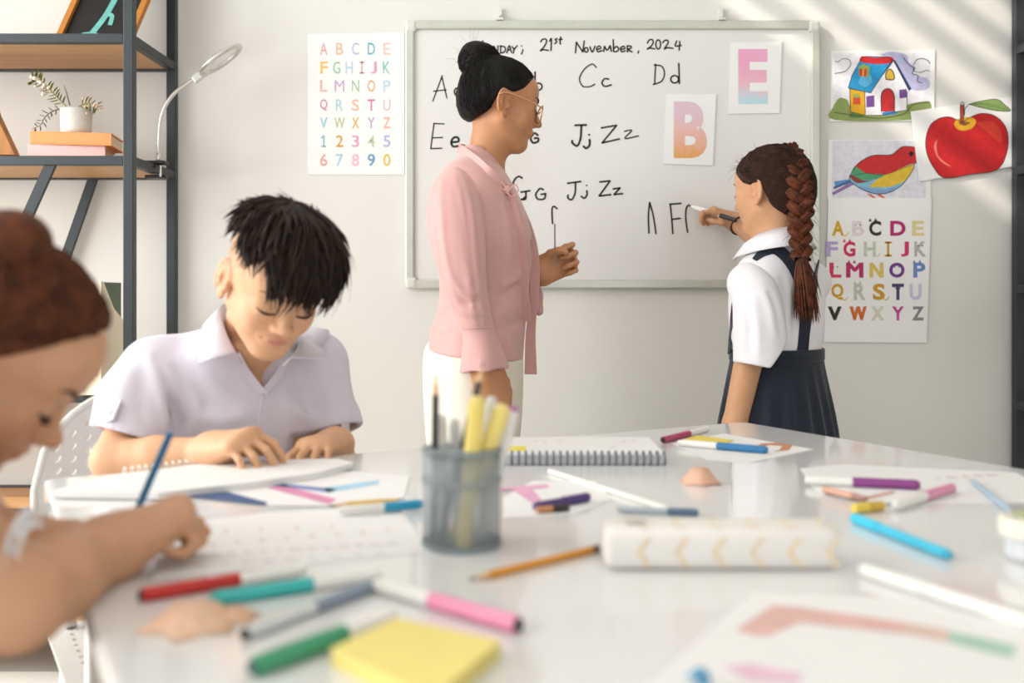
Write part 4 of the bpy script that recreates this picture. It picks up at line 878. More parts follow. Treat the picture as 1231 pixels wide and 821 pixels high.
def strands(name, paths, m, parent, n=3, kind='stuff'):
    """paths: list of (points (k,3), radii (k)) with equal k"""
    P = np.array([p for p, r in paths]); R_ = np.array([np.broadcast_to(r, (len(p),)) for p, r in paths]); N, K, _ = P.shape
    T = np.gradient(P, axis=1); T /= np.linalg.norm(T, axis=2)[..., None]+1e-9; ref = np.array([.37, .61, .70]); X = np.cross(T, ref); X /= np.linalg.norm(X, axis=2)[..., None]+1e-9; Y = np.cross(T, X)
    a = 2*np.pi*np.arange(n)/n; v = P[:, :, None, :]+R_[:, :, None, None]*(X[:, :, None, :]*np.cos(a)[None, None, :, None]+Y[:, :, None, :]*np.sin(a)[None, None, :, None])
    base = (np.arange(N)*K*n)[:, None, None]; i = np.arange(K-1)[None, :, None]; k = np.arange(n)[None, None, :]
    q = np.stack([base+i*n+k, base+i*n+(k+1) % n, base+(i+1)*n+(k+1) % n, base+(i+1)*n+k], -1).reshape(-1, 4)
    return np_mesh(name, v.reshape(-1, 3), q, m, parent, kind=kind)
def basis(f, up):
    f = nrm(f); l = nrm(np.cross(up, f)); u = np.cross(f, l); return np.stack([f, l, u], 1)
class Head:
    def __init__(h, C, f, up, H): h.C = np.asarray(C, float); h.R = basis(f, up); h.H = H
    def T(h, x, y, z): return h.C+h.R @ V(x, y, z)*h.H
    def L(h, v): return (np.asarray(v)-h.C) @ h.R/h.H
    def into(h, S_, child=False, ears=(1, -1), smile=0):
        H, R, T = h.H, h.R, h.T
        E = lambda c, r, k=.05, op='u', RR=None: S_.ell(T(*c), np.array(r)*H, R if RR is None else RR, k*H, op)
        Cn = lambda a, b, ra, rb, k=.04: S_.cone(T(*a), T(*b), ra*H, rb*H, k*H)
        if child: E((-.05, 0, .13), (.43, .36, .37)); E((.12, 0, -.13), (.255, .275, .33), .10)
        else: E((-.06, 0, .14), (.42, .335, .36)); E((.12, 0, -.14), (.255, .25, .345), .10)
        E((.26, 0, .17), (.12, .24, .17), .10)
        for s in (1, -1):
            Cn((.0, .235*s, -.20), (.24, .07*s, -.405), .075, .075, .10)
            E((.235, .155*s, -.12), (.11, .10, .115 if not child else .125), .09)
            Cn((.335, .055*s, .075), (.295, .20*s, .085), .035, .03, .05)
            E((.405, .145*s, .0), (.075, .085, .05), .05, 'd')
            E((.285, .145*s, -.008), (.082, .088, .072), .03)                       # lid over the eyeball
            E((.345, .143*s, -.052), (.02, .07, .012), .03)                          # lower lid
        E((.265, 0, -.405), (.095, .105, .085), .08)
        if child: Cn((.365, 0, -.02), (.425, 0, -.125), .028, .042, .05); E((.445, 0, -.135), (.045, .05, .042), .03)
        else: Cn((.37, 0, .03), (.435, 0, -.12), .03, .042, .05); E((.455, 0, -.132), (.045, .048, .04), .03)
        for s in (1, -1): E((.405, .055*s, -.15), (.045, .036, .032), .025); E((.425, .03*s, -.182), (.018, .018, .012), .012, 'd')
        E((.335, 0, -.25), (.055, .13, .075), .05)
        lw, lx = (.8, 0) if child else (1, .014); E((.378+lx, 0, -.245), (.030, .080*lw, .017), .018); E((.368+lx, 0, -.286), (.030, .070*lw, .020), .018)
        for s in (1, -1): E((.372, .045*s, -.243), (.03, .06, .016), .015)
        S_.ell(T(.408+lx, 0, -.266), np.array((.022, .085, .005))*H, R, .010*H, 'd')
        for s in (1, -1): E((.365, (.105+.01*smile)*s, -.262+.02*smile), (.02, .016, .012), .02, 'd')
        for s in ears:                                          # ear: disc, raised helix rim, hollow concha, tragus, lobe
            an = math.radians(20)*s; w0 = .335 if child else .305
            ex = R @ V(math.cos(an), -math.sin(an), 0); ey = R @ V(math.sin(abs(an)), math.cos(an)*s, 0); ez = R[:, 2]*.985+R[:, 0]*-.17; ez = nrm(ez-ex*(ez @ ex)); RR = np.stack([ex, ey, ez], 1)
            O = T(.0, w0*s, -.03); Q = lambda x, y, z: O+(ex*x+ey*y+ez*z)*H
            S_.ell(Q(-.055, .006, .01), np.array((.082, .034, .138))*H, RR, .02*H); S_.ell(Q(-.03, .016, -.12), np.array((.040, .020, .05))*H, RR, .02*H)
            S_.ell(Q(-.045, .052, .0), np.array((.056, .034, .098))*H, RR, .008*H, 'd')
            rim = [Q(-.055+.075*math.cos(t_), .026, .012+.132*math.sin(t_)) for t_ in np.linspace(math.radians(20), math.radians(235), 12)]; S_.chain(rim, [.017*H]*12, .006*H)
            S_.chain([Q(-.075, .030, -.06), Q(-.085, .030, .0), Q(-.07, .028, .06)], [.012*H, .016*H, .010*H], .01*H); S_.ell(Q(.012, .030, -.03), np.array((.022, .018, .032))*H, RR, .015*H)
    def color(h, base, lip='c9746c', blush='d98e72', extra=None):
        b = np.array(lin(base)); lp = np.array(lin(lip)); bl = np.array(lin(blush))
        def f(v):
            q = h.L(v); c = np.tile(b, (len(v), 1))
            def mix(w_, t): nonlocal c; c = c*(1-w_[:, None])+t*w_[:, None]
            for s in (1, -1): mix(.35*np.exp(-(((q-V(.3, .17*s, -.14))/V(.12, .09, .08))**2).sum(1)), bl)
            mix(.3*np.exp(-(((q-V(.45, 0, -.15))/V(.06, .07, .05))**2).sum(1)), bl)
            m = (((q-V(.39, 0, -.267))/V(.09, .088, .036))**2).sum(1); mix(np.clip((1.1-m)*2, 0, 1)*.8, lp)
            for s in (1, -1): mix(.45*np.exp(-(((q-V(-.05, .35*s, -.03))/V(.1, .05, .14))**2).sum(1)), bl)
            if extra: c = extra(q, c)
            return c
        return f
    def face_lines(h, S_, m, parent, brow_m, eye=True, brow=True, thick=.012, lash_open=0.0, sides=(1, -1)):
        for s in sides:
            if eye:
                P = []
                for t in np.linspace(-1, 1, 9):
                    p = S_.ray(h.T(.62, (.145+.075*t)*s, -.030-.018*(1-t*t)+.012*t), -h.R[:, 0], .12)
                    if p is not None: P.append(p+h.R[:, 0]*.001*h.H)
                if len(P) > 3:
                    k = len(P); MB().tube(P, thick*h.H*np.sin(np.linspace(.35, math.pi-.2, k)), 6).build('eyelashes', m, parent, smooth=True)
            if brow:
                P = []
                for t in np.linspace(0, 1, 8):
                    p = S_.ray(h.T(.62, (.065+.165*t)*s, .085+.035*math.sin(t*2.4)), -h.R[:, 0], .15)
                    if p is not None: P.append(p)
                if len(P) > 3: MB().tube(P, .016*h.H*np.array([.75, 1, 1.05, 1, .9, .75, .5, .3])[:len(P)], 6, flat=.5).build('eyebrow', brow_m, parent, smooth=True)
def hand(S_, Wp, X, Z, L, side, curls, thumb=None, spread=(.14, .045, -.055, -.15), k=.0025, wr=.024):
    """wrist point, finger direction, back-of-hand normal; side +1 right, -1 left; curls: 4 x (mcp, pip, dip) degrees"""
    X = nrm(X); Z = nrm(np.asarray(Z)-X*(np.asarray(Z) @ X)); Y = side*np.cross(Z, X); P = lambda x, y, z: np.asarray(Wp)+(X*x+Y*y+Z*z)*L
    kb = [P(.50, .165, 0), P(.515, .055, .012), P(.49, -.055, .008), P(.455, -.155, -.008)]
    for i, q in enumerate(kb): S_.cone(P(.02, .075-.05*i, 0), q, wr*.95, .062*L, .018)
    for i in range(3): S_.cone(kb[i], kb[i+1], .062*L, .06*L, .012)
    S_.ell(P(.28, .0, -.02), np.array((.26, .19, .085))*L, np.stack([X, Y, Z], 1), .012)
    seg = [(.23, .135, .105), (.255, .15, .11), (.235, .14, .105), (.185, .105, .095)]; rad = [.049, .050, .047, .041]; tips = []
    for i in range(4):
        p = kb[i]; a = 0; r = rad[i]*L
        for j in range(3):
            a += math.radians(curls[i][j]); d = nrm((X*math.cos(a)-Z*math.sin(a))+Y*spread[i]*(1 if j == 0 else .3)); q = p+d*seg[i][j]*L
            S_.cone(p, q, r*(1.04 if j else 1.1), r*(.93 if j < 2 else .80), k if j else .005); p = q; r *= .93
        tips.append(p)
    th = thumb or [(.10, .12, -.05), (.27, .25, -.10), (.40, .31, -.12), (.51, .33, -.12)]; tr = [.085, .066, .057, .047]
    for i in range(3): S_.cone(P(*th[i]), P(*th[i+1]), tr[i]*L, tr[i+1]*L, .012 if i == 0 else .004)
    S_.ell(P(.17, .12, -.06), np.array((.15, .085, .07))*L, np.stack([X, Y, Z], 1), .012)
    return P, tips
def ribbon(paths, wds, th, name, m, parent, side=None):
    """strip along a path with given half widths; side gives the width direction per point"""
    P = np.asarray(paths, float); N = len(P); T = np.gradient(P, axis=0); T /= np.linalg.norm(T, axis=1)[:, None]+1e-9; wds = np.broadcast_to(wds, (N,)); S_ = np.broadcast_to(np.asarray(side, float), (N, 3))
    S_ = S_-T*(S_*T).sum(1)[:, None]; S_ = S_/np.linalg.norm(S_, axis=1)[:, None]; Nn = np.cross(T, S_)*th/2; W_ = S_*wds[:, None]
    vs = [q for i in range(N) for q in (P[i]+W_[i]+Nn[i], P[i]-W_[i]+Nn[i], P[i]-W_[i]-Nn[i], P[i]+W_[i]-Nn[i])]
    fs = [(4*i+k, 4*i+(k+1) % 4, 4*i+4+(k+1) % 4, 4*i+4+k) for i in range(N-1) for k in range(4)]+[(0, 1, 2, 3), (4*N-1, 4*N-2, 4*N-3, 4*N-4)]
    return MB().add(vs, fs).build(name, m, parent, smooth=False)
def cloth(key, hexc, **k): return mat(key, hexc, k.pop('rough', .8), noise=k.pop('noise', .02), scale=40, bump=k.pop('bump', .12), bscale=k.pop('bscale', 500), sheen=k.pop('sheen', .2), **k)
def skin(key): return mat(key, 'c89878', .5, vcol=True, noise=.04, scale=55, sss=.12, spec=.35)
def hairmat(key, c1, c2): return mat(key, c1, .6, hex2=c2, scale=70, spec=.25)
def sph(H_, q, E, lift=0):                                     # direction q (head local) onto the cranium ellipsoid E=(centre, radii)
    c, r = np.array(E[0]), np.array(E[1]); d = np.asarray(q, float)-c; d = d/np.linalg.norm(d/r); d = d*(1+lift/np.linalg.norm(d)); p = c+d; return H_.T(*p)
def nrm_rows(D): return D/(np.linalg.norm(D, axis=-1, keepdims=True)+1e-9)

# ================================================================== the teacher
TY = 2.36
def teacher():
    root = empty('person', V(px(572, 0, TY)[0], TY, 0), 'woman in a pink blouse, ivory trousers, glasses and hair bun standing at whiteboard', 'person')
    t = lambda x, y, d=0: px(x, y, TY+d)
    hd = Head(t(603, 126), (.97, .22, -.17), (.13, 0, 1), .214)
    fw = nrm(V(1, .02, 0)); lf = V(-fw[1], fw[0], 0); up = V(0, 0, 1)
    # body
    B = SDF(t(505, 50, -.32)*V(1, 0, 0)+V(0, TY-.30, .60), t(700, 40, .34)*V(1, 0, 1)+V(0, TY+.34, 0), .0032)
    hd.into(B, smile=1)
    B.chain([t(591, 150), t(587, 178), t(580, 212)], [.046, .038, .048], .03)
    B.cone(t(580, 216), t(576, 260), .05, .075, .03)
    # near (right) arm
    B.chain([t(553, 232, -.11), t(560, 345, -.19), t(584, 436, -.168)], [.042, .029, .026], .01)
    wrN = t(585, 440, -.167)
    hand(B, wrN, V(.20, .02, -1), V(.25, -1, 0), .172, 1, [(18, 25, 15), (22, 28, 18), (26, 30, 18), (30, 32, 20)], thumb=[(.10, .10, -.04), (.26, .21, -.06), (.40, .23, -.08), (.52, .22, -.10)], wr=.027)
    # far (left) arm bent, hand pinching a stick
    wrF = t(650, 326, .02)
    B.chain([t(565, 225, .17), t(596, 360, .20), wrF], [.045, .038, .027], .01)
    Pf, tips = hand(B, wrF, V(.80, .05, .34), V(.42, .85, .25), .160, -1, [(72, 82, 40), (78, 85, 42), (80, 85, 45), (82, 85, 45)], thumb=[(.08, .10, -.06), (.22, .20, -.18), (.34, .20, -.30), (.42, .14, -.36)], wr=.025)
    SK = skin('teacher_skin')
    bo = B.build('body', SK, root, hd.color('c08a63', 'b3504c', 'b8714f'))
    # hair
    K = SDF(hd.C-.17, hd.C+V(.16, .16, .19), .003); E = ((-.06, 0, .14), (.45, .365, .385))
    K.ell(hd.T(*E[0]), np.array(E[1])*hd.H, hd.R, .01); K.ell(hd.T(-.26, 0, -.05), np.array((.23, .27, .25))*hd.H, hd.R, .03)
    def cut(F, X, Y, Z):
        q = (X-hd.C[0], Y-hd.C[1], Z-hd.C[2]); l = [(q[0]*hd.R[0, j]+q[1]*hd.R[1, j]+q[2]*hd.R[2, j])/hd.H for j in range(3)]
        g = np.interp(l[0], [-.6, -.30, -.16, -.10, .06, .16, .30, .42], [-.26, -.25, -.12, .10, .10, .17, .34, .52]); return -smin(-F, -((g-l[2])*hd.H*.7), .008)
    K.fn(K.lo, K.lo+K.h*K.n, cut)
    HM = hairmat('teacher_hair', '17130f', '0b0908')
    hair = K.build('hair', HM, root)
    bc = t(577, 75, .01); bun = SDF(bc-.09, bc+.09, .003)
    bun.ell(bc, (.052, .050, .045), hd.R, .01); bun.ell(bc+hd.R[:, 0]*.042-hd.R[:, 2]*.012, (.030, .034, .026), hd.R, .012); bun.ell(bc-hd.R[:, 0]*.01+hd.R[:, 2]*.018, (.04, .04, .03), hd.R, .01); bun.ell(bc-hd.R[:, 2]*.04+hd.R[:, 0]*.012, (.036, .036, .03), hd.R, .01)
    bo_ = bun.build('hair_bun', HM, root)
    end = np.array([-.24, 0, .50]); Q0 = []
    for i in range(1500):                                       # combed strands from hairline to the bun
        a = rng.uniform(-.02, 1); yy = rng.uniform(-1, 1)
        if a < .5: q0 = np.array([.34-.36*abs(yy)**1.5, .36*yy, .40-.24*abs(yy)**1.3])
        else: q0 = np.array([rng.uniform(-.5, -.10), .36*(1 if yy > 0 else -1)*math.sqrt(abs(yy)), rng.uniform(-.27, .08)])
        e = end+np.array([rng.normal(0, .06), rng.normal(0, .06), 0]); Q0.append([q0*(1-u)+e*u-np.array([-.06, 0, .12]) for u in np.linspace(0, 1, 9)])
    Dw = np.array(Q0) @ hd.R.T; Pw = K.proj(hd.T(-.06, 0, .12), Dw, .17); Pw = Pw+nrm_rows(Dw)*rng.uniform(-.0006, .0012, (len(Q0), 1, 1))
    ps = [(P, np.array([.0003, .0007, .0009, .0009, .0009, .0009, .0009, .0008, .0005])) for P in Pw]
    for i in range(420):                                        # coils round the bun
        ax = nrm(rng.normal(0, 1, 3)); x = nrm(np.cross(ax, V(.3, .5, .8))); y = np.cross(ax, x); a0 = rng.uniform(0, 6.28); r0 = rng.uniform(.85, 1.04); P = []
        for u in np.linspace(0, 2.2, 9):
            d = x*math.cos(a0+u)+y*math.sin(a0+u); P.append(bc+hd.R @ (d*np.array((.053, .051, .046))*r0))
        ps.append((np.array(P), .0010))
    for i in range(12):                                         # flyaways
        d0 = rng.uniform(1.9, 3.6); p = bc+hd.R @ (V(math.cos(d0), .2*rng.normal(), math.sin(d0))*.046); d = nrm(p-bc)+rng.normal(0, .5, 3); d = nrm(d); n_ = nrm(np.cross(d, rng.normal(0, 1, 3)))
        P = [p+d*u*.035+n_*.018*u*u*rng.uniform(.5, 1.4) for u in np.linspace(0, 1, 9)]; ps.append((np.array(P), np.linspace(.0003, .0001, 9)))
    strands('hair_strands', ps, HM, hair)
    hd.face_lines(B, mat('lashes', '1c1512', .6, noise=.1), root, mat('brow_dark', '3a2a20', .7, noise=.1), thick=.014)
    # glasses
    G = mat('gold_wire', 'd9a774', .25, .8, noise=.03); gl = empty('glasses', hd.T(.45, 0, 0), 'thin gold-framed glasses worn by the woman', 'glasses')
    for s in (1, -1):
        c = V(.435, .155*s, -.045); MB().tube([hd.T(c[0]-.02*abs(math.cos(a)), c[1]+.112*math.cos(a), c[2]+.098*math.sin(a)) for a in np.linspace(0, 2*math.pi, 33)], .0017, 8, cap=False).build('rim', G, gl, smooth=True)
        MB().add([hd.T(c[0]-.02*abs(math.cos(a)), c[1]+.108*math.cos(a), c[2]+.094*math.sin(a)) for a in np.linspace(0, 2*math.pi, 24, endpoint=False)], [tuple(range(24))]).build('lens', mat('spectacle_glass', 'ffffff', .02, alpha=.12, noise=.003), gl)
        MB().tube(smooth_path([hd.T(.415, .28*s, .0), hd.T(.25, .345*s, .035), hd.T(-.02, .375*s, .07), hd.T(-.12, .38*s, .03)]), .0018, 8).build('temple', G, gl, smooth=True)
    MB().tube(smooth_path([hd.T(.435, .035, -.01), hd.T(.455, 0, .015), hd.T(.435, -.035, -.01)]), .0017, 8).build('bridge', G, gl, smooth=True)
    # blouse
    PK = cloth('pink_silk', 'd2a29d', rough=.55, bump=.05, sheen=.3, noise=.015)
    S_ = SDF(t(500, 165, -.33)*V(1, 0, 0)+V(0, TY-.33, t(0, 450)[2]-.02), t(690, 0, .36)*V(1, 0, 0)+V(0, TY+.36, t(0, 165)[2]), .0042)
    O = t(575, 300); secs = []
    for y, b0, f0, hb in ((177, 551, 588, .056), (188, 549, 598, .064), (200, 545, 604, .090), (212, 535, 612, .135), (232, 527, 624, .160), (262, 523, 637, .155), (290, 523, 643, .150), (325, 525, 641, .135), (360, 526, 637, .130), (395, 516, 634, .148), (418, 509, 632, .162), (438, 506, 631, .166)):
        z = t(0, y)[2]-O[2]; a, b = t(b0, y), t(f0, y); secs.append((z, ((a[0]+b[0])/2-O[0])*.97, 0, (b[0]-a[0])/2*.96, hb))
    S_.loft(O, fw, lf, up, secs, .01)
    # sleeves
    S_.chain([t(562, 216, .13), t(585, 300, .20), t(598, 365, .19)], [.052, .060, .045], .02); S_.chain([t(598, 365, .19), t(632, 338, .07)], [.043, .036], .01)
    S_.chain([t(632, 340, .07), t(640, 356, .05), t(648, 374, .035)], [.034, .026, .012], .008)
    # hems
    S_.half(t(570, 427, 0), V(-.1, 0, -1), .003, lo=V(t(500, 0)[0], TY-.33, 0), hi=V(t(690, 0)[0], TY+.3, t(0, 412)[2]))
    S_.ell(t(556, 214, -.09), (.05, .05, .04), None, .05)
    # near sleeve with bell cuff: a solid of its own, set in at the shoulder
    N_ = SDF(V(t(500, 0, -.2)[0], TY-.31, t(0, 460, -.2)[2]), V(t(620, 0, -.2)[0], TY+.02, t(0, 185, -.2)[2]), .0034)
    sp_ = smooth_path([(*t(559, 216, -.085), .046), (*t(549, 238, -.125), .060), (*t(548, 268, -.155), .0625), (*t(552, 300, -.175), .057), (*t(559, 340, -.185), .046), (*t(568, 372, -.18), .037), (*t(574, 394, -.175), .0345)], 6)
    N_.chain(sp_[:, :3], sp_[:, 3], .006)
    cp_ = smooth_path([(*t(574, 393, -.175), .0345), (*t(577, 408, -.174), .038), (*t(580, 428, -.170), .047), (*t(583, 458, -.166), .060)], 5); N_.chain(cp_[:, :3], cp_[:, 3], .002)
    N_.half(t(580, 445, -.166), V(.10, -.02, -1), .0015); N_.cone(t(579, 428, -.17), t(584, 475, -.165), .030, .060, .001, 'd')
    def flute(F, X, Y, Z):
        c = t(580, 425, -.17); a_ = np.arctan2(X-c[0], -(Y-c[1])); return F-(.002*np.clip((t(0, 396)[2]-Z)/.06, 0, 1)*np.sin(a_*5+.6)).astype(np.float32)
    N_.fn(N_.lo, V(N_.lo[0]+1, N_.lo[1]+1, t(0, 394)[2]), flute)
    S_.half(t(644, 312, .04), V(.86, 0, .5), .003, lo=t(640, 350, -.1)*V(1, 0, 1)+V(0, TY-.1, 0), hi=V(t(690, 0)[0], TY+.2, t(0, 290)[2]))
    # neck opening
    S_.chain([t(584, 170), t(580, 190), t(588, 214), t(600, 236, -.03)], [.043, .045, .040, .012], .004, 'd')
    # folds
    def folds(Q_, rows):
        for L_, wd, am in rows:
            pp_ = [p for p in (Q_.cam(x, y) for x, y in L_) if p is not None]
            if len(pp_) > 1: Q_.ridge(pp_, wd, am)
    folds(N_, (([(545, 203), (553, 245), (560, 300), (566, 350), (572, 388)], .008, .0065), ([(552, 206), (566, 250), (571, 300), (576, 350), (582, 388)], .007, .0065), ([(548, 225), (558, 280), (564, 330)], .007, -.0065), ([(531, 218), (530, 260), (536, 310), (550, 360)], .009, .0065), ([(526, 250), (527, 290), (536, 335)], .008, -.0065), ([(540, 330), (556, 350), (575, 352)], .007, .0065), ([(542, 345), (558, 362), (577, 364)], .006, -.0065), ([(552, 372), (566, 378), (584, 374)], .006, .005)))
    folds(S_, (([(592, 250), (594, 300), (598, 345), (604, 390)], .012, -.006), ([(590, 385), (610, 372), (632, 362)], .010, .007), ([(592, 400), (612, 392), (630, 382)], .009, -.006), ([(592, 362), (610, 350), (632, 335)], .010, -.005), ([(600, 345), (617, 338), (634, 318)], .010, .005), ([(517, 400), (530, 384), (548, 366)], .009, .007), ([(514, 412), (530, 400), (550, 388)], .009, -.006), ([(606, 245), (614, 290), (616, 340)], .008, .004), ([(600, 240), (606, 290), (608, 340)], .008, -.004), ([(612, 400), (616, 430)], .008, .004), ([(604, 400), (606, 430)], .008, -.004)))
    bl = S_.build('blouse', PK, root, it=2)
    sl = N_.build('sleeve', PK, bl, it=2)
    cuff = [N_.cam(x, y, .001) for x, y in ((556, 395), (565, 394.5), (575, 394), (585, 394), (592, 394))]; cuff = [c for c in cuff if c is not None]
    if len(cuff) > 2: MB().tube(smooth_path(cuff), .0012, 5).build('cuff_seam', PK, bl)
    # neckband, bow, ties
    onS = lambda pts, lift, d: smooth_path([(lambda q, x=x, y=y: q if q is not None and abs(q[1]-TY) < .3 else t(x, y, d))(S_.cam(x, y, lift)) for x, y in pts], 6)
    nb_ = onS([(554, 181), (562, 186), (574, 195), (586, 206), (598, 217), (608, 226)], .003, -.06)
    ribbon(nb_, np.linspace(.013, .010, len(nb_)), .006, 'neckband', PK, bl, side=V(.35, -.1, 1))
    nb2 = smooth_path([t(552, 178, .02), t(562, 182, .07), t(585, 196, .09), t(602, 212, .05), t(612, 228, -.01)], 6)
    ribbon(nb2, .012, .006, 'neckband', PK, bl, side=V(.35, .1, 1))
    kn = onS([(609, 228), (610, 229), (611, 230)], .006, -.05)[3]
    MB().sphere(kn, (.011, .013, .012), 12, 8).build('bow_knot', PK, bl, smooth=True)
    for P_, w_ in (([(613, 230), (600, 222), (596, 214), (604, 216), (613, 228)], .008), ([(613, 230), (622, 222), (626, 229), (618, 236), (613, 231)], .008)):
        ribbon(smooth_path([px(x-3, y, kn[1]-.004) for x, y in P_], 5), w_, .003, 'bow_loop', PK, bl, side=V(0, 1, .2))
    fr = lambda x, y, d: t(x, y, d)
    p1 = onS([(611, 231), (618, 252), (624, 280), (628, 315), (628, 350), (630, 386)], .006, -.05)
    ribbon(p1, np.linspace(.008, .017, len(p1)), .004, 'tie', PK, bl, side=V(1, -.35, 0))
    p2 = smooth_path([t(613, 231, -.03), t(627, 255, -.03), t(638, 285, -.02), t(643, 320, -.015), t(642, 360, -.015), t(638, 400, -.02), t(638, 450, -.02)], 6)
    ribbon(p2, np.interp(np.linspace(0, 1, len(p2)), [0, .5, .75, 1], [.008, .012, .010, .015]), .004, 'tie', PK, bl, side=V(1, -.25, 0))
    # trousers
    Tq = SDF(V(t(495, 0)[0], TY-.25, .02), V(t(645, 0)[0], TY+.25, t(0, 405)[2]), .005)
    O2 = t(570, 440); sc = []
    for y, b0, f0, hb in ((410, 514, 628, .150), (430, 509, 629, .160), (470, 509, 629, .162), (520, 512, 626, .16), (545, 515, 622, .155)):
        a, b = t(b0, y), t(f0, y); sc.append((a[2]-O2[2], (a[0]+b[0])/2-O2[0], 0, (b[0]-a[0])/2, hb))
    Tq.loft(O2, V(1, 0, 0), V(0, 1, 0), up, sc, .01)
    for s in (-1, 1):
        hp = t(568, 520)+lf*.08*s; Tq.chain([hp, V(hp[0], hp[1], .3), V(hp[0], hp[1], .08)], [.085, .085, .09], .03)
    Tq.half(V(0, 0, .06), V(0, 0, -1), .003)
    for L_ in ([(540, 425), (538, 470), (536, 515)],): 
        pp_ = [p for p in (Tq.cam(x, y) for x, y in L_) if p is not None]
        if len(pp_) > 1: Tq.ridge(pp_, .006, -.003)
    Tq.build('trousers', cloth('ivory_cotton', 'ece4d3', bump=.1), root)
    for s in (-1, 1):
        hp = t(568, 440)+lf*.075*s; c = V(hp[0]-.03, hp[1], .0)
        Sh = SDF(c-V(.10, .12, 0), c+V(.26, .22, .12), .006); Sh.cone(c+V(0, 0, .035), c+fw*.17+V(0, 0, .028), .042, .034, .02); Sh.half(c+V(0, 0, .002), V(0, 0, -1), .002); Sh.build('shoe', mat('shoe_beige', 'b9a48c', .5, noise=.05), root)
    # what she holds
    q = (tips[0]+Pf(.42, .14, -.36))/2
    stick('drawing_stick', px(667, 269, q[1]), px(667.5, 318, q[1]), [(0, 1, .0018, .0018, mat('stick_grey', '8f8a92', .5, noise=.05), 'rod')], 'thin grey stick held upright in the woman\'s hand', 'stick', n=8)
teacher()

